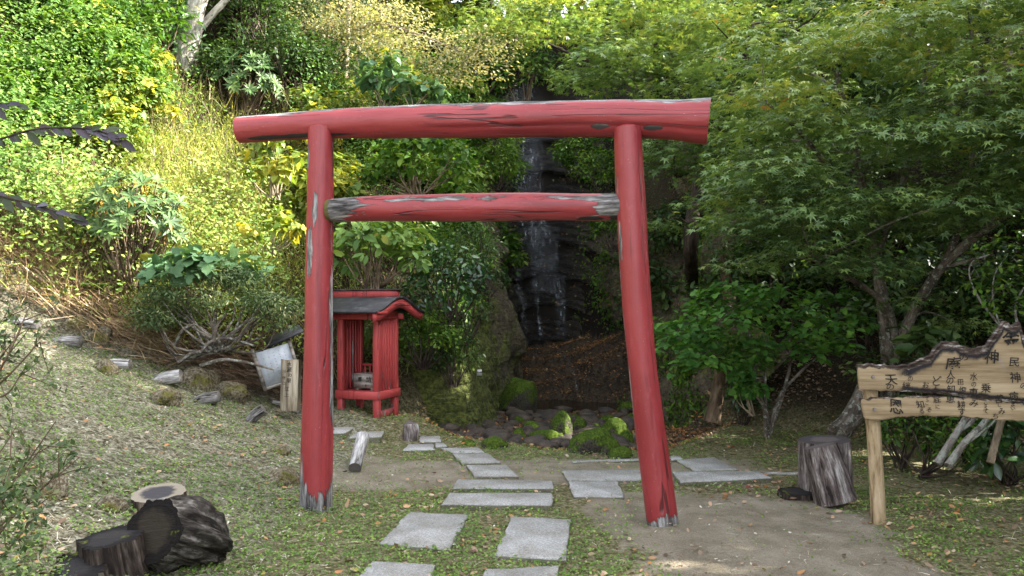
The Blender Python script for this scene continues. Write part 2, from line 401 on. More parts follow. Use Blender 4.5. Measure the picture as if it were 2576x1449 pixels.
rockm = n.fin(c, n.math('SUBTRACT', .92, n.math('MULTIPLY', n.attr('wet'), .62)), .4)
g = MB(); g.add(cliffV.reshape(-1, 3), CF, wet=np.repeat(wet[:, None], KZ, 1).ravel(), moss=mossA.ravel())
tag(g.build('cliff', rockm, smooth=True), kind='structure')

# ---------------------------------------------------------------- falling water and pool
n = NT('falling_water'); co = n.coord(); lc = n.attr('lc', True)
st = n.noise(lc, 10, 6, .75, (3.2, .35, 1)); big = n.noise(lc, 3.0, 4, .6, (2.0, .55, 1))
edge = n.attr('edge')
al = n.math('MULTIPLY', n.math('MULTIPLY', n.sm(st, .50, .68), n.sm(big, .40, .58)), edge, clamp=True)
n.b.inputs['Alpha'].default_value = 1
n.set(n.b.inputs['Alpha'], n.math('MULTIPLY', n.math('MULTIPLY_ADD', al, .78, n.math('MULTIPLY', edge, .045)), 1.0))
n.bump(st, .02, .6)
fallm = n.fin((.42, .46, .52), .25, .5)
def curtain(px0, px1, y0, y1, dz=.15, seed=0):
    """a thin sheet of water running down the rock wall, following its ledges"""
    xs = cpath[:, 0]; sel = np.where((cpath[:, 1] > 17.3))[0]
    k0 = sel[np.argmin(abs((cpath[sel, 0] / cpath[sel, 1] * F + W0 / 2) - px0))]; k1 = sel[np.argmin(abs((cpath[sel, 0] / cpath[sel, 1] * F + W0 / 2) - px1))]
    k0, k1 = min(k0, k1), max(k0, k1)
    zt = EYE + (HOR - y0) / F * 18.6; zb = EYE + (HOR - y1) / F * 18.4
    us = np.linspace(k0, k1, 26); vs = np.linspace(0, 1, 160)
    Z = zt + (zb - zt) * vs; out = np.zeros((26, 160, 3)); lc = np.zeros((26, 160, 3)); ed = np.zeros((26, 160))
    for i, u in enumerate(us):
        sway = 3.0 * (fbm(np.stack([np.full(160, seed * 3.), Z * .9, np.zeros(160)], -1), 2, seed) - .5)
        for j, z in enumerate(Z):
            k = int(np.clip(round(u + sway[j]), 0, M - 1)); jz = np.clip((z + .5) / (ctop[k] + .5) * (KZ - 1), 0, KZ - 1); j0 = int(jz)
            w = np.clip(np.array([-2, -1, 0, 1, 2]) * 2 + j0, 0, KZ - 1)
            p = cliffV[k, w].mean(0); out[i, j] = (p[0] - cn[k, 0] * dz, p[1] - cn[k, 1] * dz, z)
            lc[i, j] = (u * .05 + seed, z, 0); e = i / 25; ed[i, j] = min(1, 4 * e * (1 - e) * 1.3) * min(1, j / 6, (159 - j) / 8)
    i, j = np.meshgrid(np.arange(25), np.arange(159), indexing='ij')
    return out.reshape(-1, 3), np.stack([i * 160 + j, i * 160 + j + 1, (i + 1) * 160 + j + 1, (i + 1) * 160 + j], -1).reshape(-1, 4), lc.reshape(-1, 3), ed.ravel()
g = MB()
for sd, (x0, x1, y0, y1) in enumerate([(1304, 1380, 175, 640), (1326, 1408, 560, 740), (1286, 1312, 640, 870), (1395, 1425, 690, 850), (1340, 1352, 700, 860)]):
    v, f, l, e = curtain(x0, x1, y0, y1, seed=sd); g.add(v, f, lc=l, edge=e)
for pts in ([(1428, 905), (1438, 930), (1446, 955), (1452, 985)], [(1335, 868), (1350, 890), (1352, 905)], [(1395, 875), (1410, 892), (1425, 905)]):   # thin rills over the ledges below
    c = smooth_path(np.array([hit(*q, .03) for q in pts]), 40); w_ = .05 * (.6 + fbm(c * 9, 2, 4)); c[:, 2] += .03
    l_, r_ = c.copy(), c.copy(); l_[:, 0] -= w_; r_[:, 0] += w_; i = np.arange(39)
    g.add(np.concatenate([l_, c + (0, 0, .01), r_]), np.concatenate([np.stack([i, i + 1, i + 41, i + 40], -1), np.stack([i + 40, i + 41, i + 81, i + 80], -1)]), lc=np.concatenate([np.stack([np.full(40, k), np.linspace(0, 1, 40), np.zeros(40)], -1) for k in (0., .05, .1)]), edge=np.concatenate([np.zeros(40), np.ones(40), np.zeros(40)]))
wf = g.build('waterfall', fallm, smooth=True); tag(wf, kind='structure')

n = NT('pool_water'); co = n.coord()
n.bump(n.noise(co, 9, 4, .6, (1, 2.2, 1)), .012, .35)
poolm = n.fin((.012, .009, .005), .06, .5)
g = MB(); px = np.linspace(-.6, 3.6, 30); py = np.linspace(13.3, 17.0, 30); A, B = np.meshgrid(px, py, indexing='ij')
i, j = np.meshgrid(np.arange(29), np.arange(29), indexing='ij')
g.add(np.stack([A, B, np.full_like(A, -.40)], -1).reshape(-1, 3), np.stack([i * 30 + j, (i + 1) * 30 + j, (i + 1) * 30 + j + 1, i * 30 + j + 1], -1).reshape(-1, 4))
tag(g.build('pool_water', poolm), kind='structure')
# ---------------------------------------------------------------- materials of built things
def paint_mat(name, red=(.27, .034, .037), stretch=.16, gloss=.42):
    n = NT(name); lc = n.attr('lc', True); pl = n.attr('pl')
    a = n.noise(lc, 11, 6, .72, (stretch, 1, 1)); b = n.noise(lc, 42, 5, .65, (.14, 1, 1)); d = n.noise(n.coord(), 1.6, 4)
    fl = n.noise(lc, 130, 2, .5, (.6, 1, 1))
    e = n.math('ADD', pl, n.math('ADD', n.math('MULTIPLY', n.math('SUBTRACT', a, .5), 1.5), n.math('MULTIPLY', n.math('SUBTRACT', b, .5), .55)))
    m = n.sm(e, .5, .525); rim = n.math('SUBTRACT', n.sm(e, .455, .49), m, clamp=True)
    wood = n.ramp(n.math('ADD', n.math('MULTIPLY', a, .35), n.math('MULTIPLY', b, .65)), [(.33, (.012, .010, .010)), (.44, (.065, .06, .057)), (.55, (.15, .142, .137)), (.7, (.33, .32, .31))])
    wood = n.mix(n.sm(n.attr('blk'), .35, .6), wood, (.028, .022, .019))
    r2 = n.mix(n.sm(d, .35, .7), red, tuple(min(1, v * k) for v, k in zip(red, (.78, .62, .62))))
    r2 = n.mix(n.sm(fl, .7, .78), r2, (.42, .2, .2))
    r2 = n.mix(n.sm(n.noise(lc, 7, 6, .75, (.07, 1, 1)), .52, .7), r2, (.17, .018, .022))
    r2 = n.mix(n.math('MULTIPLY', n.sm(n.noise(lc, 30, 5, .75, (.05, 1, 1)), .57, .68), .55), r2, (.10, .014, .016))
    r2 = n.mix(n.math('MULTIPLY', n.sm(n.noise(lc, 17, 4, .7, (.3, 1, 1)), .58, .75), .5), r2, (.36, .075, .08))
    cr = n.math('ABSOLUTE', n.math('SUBTRACT', n.noise(lc, 6, 3, .55, (.04, 1, 1)), .5))
    crk = n.math('SUBTRACT', 1.0, n.sm(cr, .003, .010)); crk = n.math('MULTIPLY', crk, n.sm(n.noise(n.coord(), 2.5, 2), .44, .5))
    r2 = n.mix(n.math('MULTIPLY', crk, .85), r2, (.05, .01, .01))
    c = n.mix(m, r2, wood); c = n.mix(n.math('MULTIPLY', rim, .8), c, (.13, .02, .02))
    c = n.mix(n.sm(n.math('ADD', n.attr('mossy'), n.math('MULTIPLY', n.math('SUBTRACT', b, .5), 1.4)), .5, .6), c, (.085, .075, .016))
    h = n.math('SUBTRACT', n.math('MULTIPLY', n.math('SUBTRACT', 1.0, m), .8), n.math('MULTIPLY', n.math('ADD', b, a), n.math('MULTIPLY_ADD', m, .5, .22)))
    h = n.math('SUBTRACT', h, n.math('MULTIPLY', crk, .5))
    n.bump(h, .012, .9)
    return n.fin(c, n.math('MULTIPLY_ADD', m, .9 - gloss, gloss), .45)
RED = paint_mat('weathered_red_paint')
SHRED = paint_mat('faded_red_paint', (.40, .052, .05), .1, .6)

def gauss(x, c, w): return np.exp(-((x - c) / w) ** 2)
# ---------------------------------------------------------------- torii gate
tor = empty('torii_gate', P(1230, 1285, 5.8), 'tall red log torii gate with peeling paint standing over the stepping stones', 'gate')
t0 = Vector(tor.location)
def attach(o, root): o.parent = root; o.matrix_parent_inverse = Matrix.Translation(-Vector(root.location)); return o
def ang(th, a): d = (th - a + np.pi) % (2 * np.pi) - np.pi; return d
def pill(pts, rad, fpeel, fblk, fmoss, seed, flare=None):
    mb = MB(); tube(mb, pts, rad, 64, 200, .08, seed, True, 1.2, capin=-.04, extra=dict(pl=fpeel, blk=fblk, mossy=fmoss), flare=flare); return mb
# left pillar: angles 180 = towards the camera, 270 = right, 90 = left; s from the ground up
def lp(s, th, V):
    s = s[:, None]; th = th[None]
    r = .85 * sstep(.15, .02, s + .018 * np.sin(th * 2 + 1))
    r = np.maximum(r, .75 * gauss(ang(th, np.radians(258)), 0, .28) * (sstep(.2, .3, s) * sstep(.63, .55, s) * .8 + .55))
    r = np.maximum(r, .95 * gauss(ang(th, np.radians(150)), 0, .22) * gauss(s, .68, .07))
    r = np.maximum(r, .85 * gauss(ang(th, np.radians(172)), 0, .3) * gauss(s, .79, .05))
    r = np.maximum(r, .8 * gauss(ang(th, np.radians(120)), 0, .3) * gauss(s, .92, .05))
    r = np.maximum(r, .8 * gauss(ang(th, np.radians(125)), 0, .2) * gauss(s, .14, .06))
    return r + .04
def lb(s, th, V): return sstep(.09, .0, s)[:, None] * .35 * np.ones_like(th)[None]
def lm(s, th, V): return sstep(.05, .0, s)[:, None] * gauss(ang(th, np.radians(120)), 0, .8)[None] * .7
gl = hit(795, 1283)
DL, DR = 5.97, 5.53
pts = [P(795, 1300, DL), P(797, 1160, DL), P(801, 900, DL), P(803, 650, DL), P(806, 450, DL), P(808, 322, DL)]
attach(pill(pts, [.121, .116, .108, .102, .098, .093], lp, lb, lm, 3).build('pillar', RED, smooth=True), tor)
def rp(s, th, V):
    s = s[:, None]; th = th[None]
    r = .8 * sstep(.085, .02, s + .008 * np.sin(3 * th + 1))
    r = np.maximum(r, .95 * gauss(ang(th, np.radians(112)), 0, .22) * gauss(s, .72, .06))
    r = np.maximum(r, .7 * gauss(ang(th, np.radians(110)), 0, .2) * gauss(s, .86, .06))
    return np.maximum(r, .5 * gauss(ang(th, np.radians(95)), 0, .2))
def rb(s, th, V): return np.zeros((len(s), len(th))) + .25 * sstep(.05, 0, s)[:, None]
def rm(s, th, V): return sstep(.04, .0, s)[:, None] * gauss(ang(th, np.radians(100)), 0, .9)[None] * .8
pts = [P(1671, 1345, DR), P(1656, 1230, DR), P(1632, 1050, DR), P(1612, 880, DR), P(1596, 690, DR), P(1586, 500, DR), P(1578, 322, DR)]
crack = lambda s, th: 1 - .10 * gauss(ang(th, np.radians(190))[None] + .15 * np.sin(s * 9)[:, None], 0, .035) * sstep(.4, .2, s)[:, None]
attach(pill(pts, [.110, .109, .103, .098, .101, .102, .093], rp, rb, rm, 5, crack).build('pillar', RED, smooth=True), tor)
# top beam: angle 0 = towards the camera, 270 = up, 90 = down
def bp(s, th, V):
    s = s[:, None]; th = th[None]
    r = .85 * gauss(ang(th, np.radians(292)), 0, .50) * (.85 + .15 * np.sin(s * 14))
    r = np.maximum(r, .9 * gauss(ang(th, np.radians(58)), 0, .22) * (gauss(s, .225, .06) + gauss(s, .06, .04) + gauss(s, .135, .035)))
    r = np.maximum(r, .9 * gauss(ang(th, np.radians(40)), 0, .2) * (gauss(s, .79, .02) + gauss(s, .895, .03)))
    return np.maximum(r, .95 * sstep(.965, 1.0, s) * gauss(ang(th, np.radians(285)), 0, .6))
def bb(s, th, V): return gauss(ang(th, np.radians(70)), 0, .7)[None] * np.ones_like(s)[:, None]
zero = lambda s, th, V: np.zeros((len(s), len(th)))
def bfl(s, th):
    s = s[:, None]; th = th[None]
    return 1 + .12 * sstep(.93, 1, s) - .07 * gauss(ang(th, np.radians(35)), 0, .14) * sstep(.35, .6, s) - .05 * gauss(ang(th, np.radians(338)), 0, .12) * sstep(.6, .9, s)
pts = [P(603, 327, 6.12), P(800, 314, 6.02), P(1000, 307, 5.91), P(1200, 303, 5.80), P(1400, 299, 5.70), P(1600, 299, 5.58), P(1783, 306, 5.47)]
mb = MB(); tube(mb, pts, [.101, .109, .117, .124, .124, .128, .138], 80, 300, .075, 11, True, 1.4, capin=.0, extra=dict(pl=bp, blk=bb, mossy=zero), flare=bfl)
attach(mb.build('top_beam', RED, smooth=True), tor)
def tp(s, th, V):
    s = s[:, None]; th = th[None]
    ends = np.maximum(sstep(.26, .05, s), sstep(.86, .97, s)) * .85
    r = ends * (1.0 - .8 * gauss(ang(th, np.radians(60)), 0, .55) * sstep(.0, .1, s) * sstep(1, .93, s))
    r = np.maximum(r, .55 * gauss(ang(th, np.radians(325)), 0, .5))
    return np.maximum(r, .8 * gauss(ang(th, np.radians(60)), 0, .3) * gauss(s, .9, .05))
def tm(s, th, V): s = s[:, None]; return (sstep(.035, 0, s) * .8 + sstep(.96, 1, s) * gauss(ang(th[None], np.radians(290)), 0, .9) * .9)
def tb(s, th, V): return gauss(ang(th, np.radians(65)), 0, .4)[None] * sstep(.8, .9, s)[:, None]
pts = [P(826, 529, 5.94), P(960, 524, 5.87), P(1150, 523, 5.78), P(1350, 521, 5.68), P(1500, 522, 5.60), P(1566, 519, 5.57)]
mb = MB(); tube(mb, pts, [.084, .093, .104, .1, .099, .098], 56, 180, .09, 17, True, 1.6, capin=0, extra=dict(pl=tp, blk=tb, mossy=tm))
attach(mb.build('tie_beam', RED, smooth=True), tor)

# ---------------------------------------------------------------- stone slabs
n = NT('granite'); co = n.coord()
a = n.noise(co, 230, 3, .8); b = n.noise(co, 4, 4); k = n.noise(co, 60, 4, .7)
c = n.ramp(n.math('ADD', n.math('MULTIPLY', a, .65), n.math('MULTIPLY', k, .35)), [(.32, (.13, .13, .128)), (.45, (.27, .27, .265)), (.56, (.38, .38, .372)), (.68, (.52, .515, .495))])
c = n.mix(1.0, c, n.ramp(b, [(.3, (.74, .71, .66)), (.7, (1.05, 1.05, 1.05))]), 'MULTIPLY')
oi = n.new('ShaderNodeObjectInfo'); c = n.mix(1.0, c, n.ramp(oi.outputs['Random'], [(0, (.86, .85, .82)), (1, (1.04, 1.04, 1.04))], k=1), 'MULTIPLY')
c = n.mix(n.math('MULTIPLY', n.sm(n.noise(co, 9, 5, .75), .56, .68), .5), c, (.17, .155, .12))
geo = n.new('ShaderNodeNewGeometry'); sx = n.new('ShaderNodeSeparateXYZ', {0: geo.outputs['Normal']})
c = n.mix(n.sm(sx.outputs[2], .75, .3), c, n.mix(n.sm(k, .45, .6), (.12, .105, .08), (.07, .08, .03)))
n.bump(n.math('ADD', a, n.math('MULTIPLY', k, .7)), .006, .8)
GRAN = n.fin(c, .85, .25)
SLABQ = []
def slab(q, lab, rise=.035, depth=.12, seed=0, name='stepping_stone', grp='granite slabs of the path', mat=None):
    C3 = [hit(px, py, rise) for px, py in q]
    z = np.mean([p[2] for p in C3])
    cs = []
    for (px, py), p in zip(q, C3):       # on one gently sloping plane
        zz = z + .5 * (p[2] - z); d = (EYE - zz) * F / (py - HOR); cs.append(((px - W0 / 2) / F * d, d, zz))
    cs = np.array(cs); cen = cs.mean(0); SLABQ.append(cs); rs = np.random.RandomState(seed + 50)
    per = []
    for i in range(4):
        a_, b_ = cs[i], cs[(i + 1) % 4]; m = max(4, int(np.linalg.norm(b_ - a_) / .025))
        for t in np.arange(m) / m: per.append(a_ + (b_ - a_) * t)
    per = np.array(per); k = len(per)
    per[:, :2] += (fbm(per * 9 + seed * 3, 3, seed)[:, None] - .5) * .03 * (1 if True else 0) * np.sign(per[:, :2] - cen[:2])
    inn = per + (cen - per) / np.linalg.norm(cen - per, axis=1)[:, None] * .012; inn[:, 2] = per[:, 2]
    low = per.copy(); low[:, 2] -= .008 + .006 * rs.rand(k); bot = low.copy(); bot[:, 2] = z - depth
    V = np.vstack([inn, low, bot]) - cen; Fs = [tuple(range(k))[::-1]]
    for r in range(2):
        for i in range(k): Fs.append((r * k + i, r * k + (i + 1) % k, (r + 1) * k + (i + 1) % k, (r + 1) * k + i))
    mb = MB(); mb.add(V, Fs); o = mb.build(name, mat or GRAN); o.location = [float(v) for v in cen]
    me = o.data; import bmesh
    bm = bmesh.new(); bm.from_mesh(me); bmesh.ops.recalc_face_normals(bm, faces=bm.faces); bm.to_mesh(me); bm.free()
    return tag(o, lab, 'paving stone', grp)
SL = [
 ([(1028, 1287), (1180, 1294), (1130, 1381), (952, 1366)], 'large square granite slab on the left of the nearest full pair'),
 ([(1286, 1298), (1437, 1306), (1423, 1407), (1241, 1396)], 'large square granite slab on the right of the nearest full pair'),
 ([(936, 1410), (1097, 1419), (1064, 1500), (862, 1490)], 'granite slab cut off by the bottom edge, left one of two'),
 ([(1222, 1431), (1407, 1421), (1404, 1500), (1180, 1500)], 'granite slab cut off by the bottom edge, right one of two'),
 ([(1151, 1205), (1393, 1209), (1393, 1228), (1137, 1228)], 'long narrow granite step slab, farther of the two under the gate'),
 ([(1130, 1239), (1391, 1239), (1390, 1270), (1109, 1268)], 'long narrow granite step slab, nearer of the two, with a sunlit left end'),
 ([(1173, 1169), (1275, 1169), (1305, 1197), (1194, 1197)], 'granite slab just beyond the two long step slabs'),
 ([(1138, 1141), (1229, 1139), (1259, 1162), (1162, 1165)], 'second granite slab beyond the two long step slabs'),
 ([(1109, 1127), (1205, 1125), (1220, 1137), (1141, 1139)], 'thin looking granite slab, third beyond the long step slabs'),
 ([(1028, 1117), (1090, 1117), (1094, 1130), (1010, 1133)], 'pointed granite slab beside the short jagged stump'),
 ([(1093, 1113), (1116, 1113), (1127, 1122), (1096, 1124)], 'smallest granite slab, in the bend of the path near the stream'),
 ([(1056, 1097), (1109, 1096), (1110, 1110), (1055, 1111)], 'farthest granite slab, at the edge of the stones of the stream'),
 ([(898, 1080), (970, 1080), (960, 1098), (877, 1101)], 'granite slab in front of the little red shrine'),
 ([(838, 1073), (892, 1074), (868, 1088), (832, 1090)], 'granite slab half hidden by the left pillar below the shrine'),
 ([(1414, 1183), (1675, 1180), (1690, 1207), (1427, 1208)], 'wide granite slab passing behind the right pillar'),
 ([(1428, 1210), (1554, 1210), (1571, 1250), (1444, 1248)], 'square granite slab in front of the wide slab, left of the right pillar'),
 ([(1703, 1157), (1796, 1149), (1855, 1180), (1745, 1183)], 'diamond shaped granite slab right of the gate, farther one'),
 ([(1692, 1186), (1907, 1184), (1943, 1201), (1712, 1213)], 'broad granite slab right of the gate, its front edge exposed'),
 ([(1687, 1146), (1710, 1146), (1720, 1154), (1689, 1156)], 'small granite corner showing just right of the right pillar'),
]
for i, (q, lab) in enumerate(SL): slab(q, lab, .045 if i in (4, 5, 17) else .03, seed=i)
slab([(1440, 1158), (1690, 1150), (1690, 1154), (1442, 1163)], 'thin stone edging along the stream bank behind the gate', .02, seed=31, name='edging_stone', grp='stone edgings')
slab([(1925, 1187), (2040, 1187), (2042, 1191), (1928, 1192)], 'thin pale edging strip between the broad slab and the leaning stump', .02, seed=32, name='edging_stone', grp='stone edgings')

# ---------------------------------------------------------------- logs and stumps
GREY = log_mat('grey_driftwood', ((.13, .12, .11), (.30, .29, .28), (.55, .54, .52)), ((.3, .28, .25), (.2, .18, .16), (.1, .09, .08)), moss=.0)
RINGS = log_mat('fresh_stump', ((.05, .035, .025), (.12, .09, .065), (.24, .19, .15)), ((.27, .235, .18), (.19, .165, .125), (.05, .047, .05)), 90, moss=.1)
DARKW = log_mat('rotten_dark_wood', ((.013, .011, .009), (.06, .053, .046), (.24, .225, .21)), ((.005, .004, .004), (.011, .009, .007), (.025, .02, .014)), 40, moss=.35)
DARKS = log_mat('black_stump_wood', ((.015, .011, .009), (.04, .03, .024), (.12, .10, .085)), ((.007, .006, .006), (.011, .010, .010), (.022, .02, .02)), 40, moss=.3)
BROWNS = log_mat('split_brown_wood', ((.06, .046, .042), (.16, .135, .125), (.42, .40, .38)), ((.06, .05, .05), (.045, .04, .04), (.1, .085, .08)), 60, moss=.05)
def log(name, pts, rad, mat, lab, cat, seed, wob=.1, sides=40, n=50, capin=0., freq=3., flare=None, grp=None):
    mb = MB(); tube(mb, pts, rad, sides, n, wob, seed, True, freq, capin=capin, flare=flare)
    o = mb.build(name, mat, smooth=True); c = np.mean(pts, 0); base = Vector([float(c[0]), float(c[1]), float(np.min(np.asarray(pts)[:, 2]))])
    o.data.transform(Matrix.Translation(-base)); o.location = base
    return tag(o, lab, cat, grp)
ridges = lambda k, a, sd: (lambda s, th: 1 + a * (fbm(np.stack(np.broadcast_arrays(np.cos(th)[None] * k, np.sin(th)[None] * k, s[:, None] * 1.5 + sd), -1), 4, sd) - .5) * 2)
def stump(px, py, ztop, d, r, tilt, mat, lab, seed, wob=.06, rid=.08, deep=.25, jag=0.):
    c = P(px, py, d); t = np.array((tilt[0], tilt[1], 1.0)); t /= np.linalg.norm(t)
    g = float(H(np.array(c[0]), np.array(c[1]))); L = c[2] - g + deep
    return log('tree_stump', [c - t * L, c - t * L * .5, c], [r * 1.15, r * 1.05, r], mat, lab, 'stump', seed, wob, 80, 50, 0, 2, lambda s, th: ridges(2.5, rid * 2.2, seed)(s * .5, th) * ridges(12, rid * 2.0, seed + 1)(s * .2, th), 'old stumps and logs')
stump(400, 1239, .3, 5.1, .162, (0, -.16), RINGS, 'round sawn stump with pale rings and a dark centre stain', 61, .03, .05)
log('rotten_log', [P(388, 1335, 4.2), P(425, 1343, 4.32), P(470, 1355, 4.44), P(515, 1370, 4.56), P(552, 1380, 4.66)], [.16, .17, .168, .15, .115], DARKW, 'large rotten grey log lying with its blackened end towards the path', 'log', 71, .2, 96, 140, .0, 3, lambda s, th: (1 + (ridges(3, .45, 3)(s, th) * ridges(14, .24, 4)(s * .35, th) - 1) * (.35 + .65 * sstep(0, .2, s)[:, None])) * (1 - .25 * sstep(.75, 1, s)[:, None]), 'old stumps and logs')
stump(275, 1352, .3, 4.15, .155, (-.1, -.12), DARKS, 'black rotting stump between the big rotten log and the bottom corner stump', 73, .16, .16)
stump(172, 1432, .2, 3.95, .185, (.0, -.2), DARKS, 'black flat topped stump cut off by the bottom edge', 79, .14, .14)
stump(2073, 1106, .4, 6.45, .198, (-.06, -.03), BROWNS, 'thick upright stump with a dark flat top, behind the split leaning one', 83, .04, .04)
c0, c1 = P(2103, 1262, 6.1), P(2063, 1121, 6.16)
log('tree_stump', [c0, (c0 + c1) / 2, c1], [.158, .145, .125], BROWNS, 'leaning split stump with stringy pale wood, in front of the thick one', 'stump', 89, .1, 56, 60, 0, 1.5, ridges(5, .12, 9), 'old stumps and logs')
stump(2004, 1236, .08, 6.35, .14, (0, -.02), DARKS, 'low dark disc stump left of the leaning split stump', 97, .05, .06)
cs = P(1031, 1100, 8.95)
log('tree_stump', [P(1031, 1122, 8.95), P(1031, 1090, 8.95), P(1030, 1068, 8.97)], [.095, .088, .07], BROWNS, 'short jagged stump at the right foot of the red shrine', 'stump', 101, .3, 40, 30, -.05, 4, lambda s, th: 1 + .25 * np.sin(3 * th)[None] * sstep(.4, 1, s)[:, None], 'old stumps and logs')
log('leaning_log', [P(893, 1178, 7.25), P(902, 1140, 7.45), P(913, 1098, 7.7)], [.06, .058, .062], GREY, 'short grey log propped up beside the path below the shrine', 'log', 103, .15, 32, 40, .0, 4, None, 'old stumps and logs')
labs = ['topmost', 'second from the top', 'third from the top', 'fourth from the top', 'fifth from the top', 'lowest']
for i, (px, py, w, h, rr) in enumerate([(58, 816, 80, 3, .055), (165, 862, 78, -4, .055), (290, 922, 76, -5, .055), (415, 962, 82, -16, .066), (514, 1014, 74, -17, .062), (640, 1062, 48, -32, .055)]):
    a_, b_ = hit(px - w / 2, py + 5), hit(px + w / 2, py + 2); b_ = np.array(P(px + w / 2, py + h, (a_[1] + b_[1]) / 2)); a_ = np.array(P(px - w / 2, py - h * .3, b_[1] - .02))
    log('log_step', [a_, (a_ + b_) / 2 + (0, 0, .015), b_], [rr * .7, rr * 1.1, rr], GREY, 'weathered grey log step in the bank, %s of the flight' % labs[i], 'log step', 110 + i, .28, 32, 40, -.02, 5, None, 'log steps in the bank')
log('fallen_branch', [hit(684, 1010, .05), hit(715, 1018, .06), hit(752, 1037, .03)], [.02, .026, .022], GREY, 'bare grey branch lying below the fallen notice board', 'branch', 131, .1, 12, 20)

# ---------------------------------------------------------------- rocks
n = NT('mossy_boulder'); co = n.coord(); a = n.noise(co, 6, 6, .7); b = n.noise(co, 45, 4, .7)
geo = n.new('ShaderNodeNewGeometry'); sx = n.new('ShaderNodeSeparateXYZ', {0: geo.outputs['Normal']})
st = n.ramp(b, [(.3, (.025, .022, .018)), (.6, (.09, .08, .065))]); ms = n.ramp(n.math('ADD', n.math('MULTIPLY', a, .4), n.math('MULTIPLY', b, .6)), [(.3, (.016, .028, .005)), (.5, (.05, .085, .010)), (.7, (.125, .17, .026))])
c = n.mix(n.sm(n.math('ADD', n.math('MULTIPLY', sx.outputs[2], .45), a), .45, .62), st, ms); n.bump(n.math('ADD', a, b), .03, 1.0); MOSSR = n.fin(c, .95, .1)
n = NT('bank_rock'); co = n.coord(); a = n.noise(co, 5, 6, .7); b = n.noise(co, 40, 5, .7)
st = n.ramp(b, [(.3, (.06, .048, .03)), (.5, (.15, .125, .08)), (.7, (.28, .25, .19))]); c = n.mix(n.sm(a, .5, .62), st, n.ramp(b, [(.3, (.05, .048, .012)), (.7, (.15, .14, .04))])); n.bump(n.math('ADD', a, b), .03, 1.0); BANKR = n.fin(c, .95, .1)
n = NT('stream_stone'); co = n.coord(); b = n.noise(co, 30, 5, .7); a = n.noise(co, 1.7, 3)
c = n.mix(1.0, n.ramp(b, [(.3, (.018, .015, .013)), (.7, (.075, .062, .05))]), n.ramp(a, [(.3, (.6, .6, .65)), (.5, (1.0, .92, .85)), (.72, (1.5, 1.35, 1.15))]), 'MULTIPLY'); n.bump(b, .01, .7); STONE = n.fin(c, .7, .35)
def boulder(px, py, w, h, lab, seed, mat, zb=None, grp='rocks', name='rock', deep=.7):
    if zb is None: p = hit(px, py + h * .42); d = p[1]
    else: d = (EYE - zb) * F / (py + h / 2 - HOR)
    c = P(px, py, d + w / F * d * .35); sx_ = w / F * d / 2 * 1.28; sz = h / F * d / 2 * 1.3
    mb = MB(); rock(mb, (0, 0, 0), (sx_, sx_ * .8, sz * (1.25 if deep else 1)), seed, .4, 4 if w > 60 else 3, seed * 1.7)
    o = mb.build(name, mat, smooth=True); o.location = [float(v) for v in c]; o.location.z -= sz * .2
    return tag(o, lab, 'rock', grp)
BR = [(45, 712, 130, 90, 'big brown boulder at the left edge under the dry straw'), (128, 772, 80, 46, 'pale flat rock right of the big boulder at the left edge'), (192, 816, 72, 48, 'brown rounded rock beside the second log step'),
 (248, 852, 62, 52, 'mossy rock half sunk in the bank below the straw'), (497, 960, 96, 52, 'long olive rock with a smooth back beside the fourth log step'), (575, 986, 92, 44, 'long olive mossy rock just right of the smooth backed one'),
 (418, 1003, 68, 42, 'yellowish mossy rock between the two middle log steps'), (264, 928, 50, 36, 'small mossy rock at the left end of the third log step'), (716, 1202, 100, 40, 'flat brown mossy rock at the left foot of the gate'),
 (125, 1232, 64, 74, 'dark brown rock in the bank at the far left'), (700, 1135, 60, 20, 'low yellow mossy rock left of the left pillar'), (275, 1275, 70, 40, 'brown earthy rock left of the ringed stump')]
for i, (px, py, w, h, l) in enumerate(BR): boulder(px, py, w, h, l, 200 + i, BANKR, grp='rocks in the bank')
MR = [(1303, 1006, 94, 84, 'tall mossy mound of rock with ferny plants beside the pool'), (1490, 1120, 104, 60, 'largest smooth mossy boulder, nearest to the gate'), (1413, 1079, 56, 66, 'tall upright mossy boulder with a rusty top'),
 (1455, 1075, 40, 38, 'round mossy boulder right of the tall upright one'), (1503, 1083, 34, 28, 'small mossy boulder behind the largest smooth one'), (1548, 1087, 70, 44, 'broad mossy boulder left of the right pillar'),
 (1374, 1099, 76, 36, 'grey backed mossy boulder left of the tall upright one'), (1335, 1082, 52, 32, 'mossy boulder left of the tall one, farther back'), (1306, 1096, 36, 28, 'small mossy boulder at the left end of the mossy group'),
 (1244, 1118, 54, 28, 'yellow green mossy boulder by the bend of the path'), (1178, 1116, 38, 16, 'dark low boulder at the edge of the stream bed'), (1529, 1058, 42, 24, 'mossy boulder at the near edge of the pool'),
 (1584, 1027, 60, 30, 'mossy rock at the right edge of the pool behind the pillar'), (1573, 1041, 24, 16, 'brown bare round stone at the right of the pool'), (1412, 1036, 16, 13, 'tiny bright mossy stone standing in the pool edge'),
 (1576, 1106, 34, 36, 'dark mossy boulder touching the left side of the right pillar'), (1561, 1142, 56, 28, 'dark boulder under the broad mossy one by the right pillar'), (1229, 1097, 34, 28, 'grey boulder in the middle of the stream stones'),
 (1307, 1061, 34, 20, 'mossy flat boulder below the tall mound'), (1448, 1054, 38, 16, 'flat mossy stone behind the tall upright boulder'), (1590, 1060, 34, 26, 'mossy boulder half hidden by the right pillar, farther back'), (1530, 1120, 60, 50, 'dark wet boulder right of the largest mossy one')]
for i, (px, py, w, h, l) in enumerate(MR): boulder(px, py, w, h, l, 300 + i * 3, STONE if 'brown bare' in l or 'grey boulder' in l else MOSSR, None, 'boulders in the stream', 'mossy_boulder')
rs = np.random.RandomState(5)
pro = []
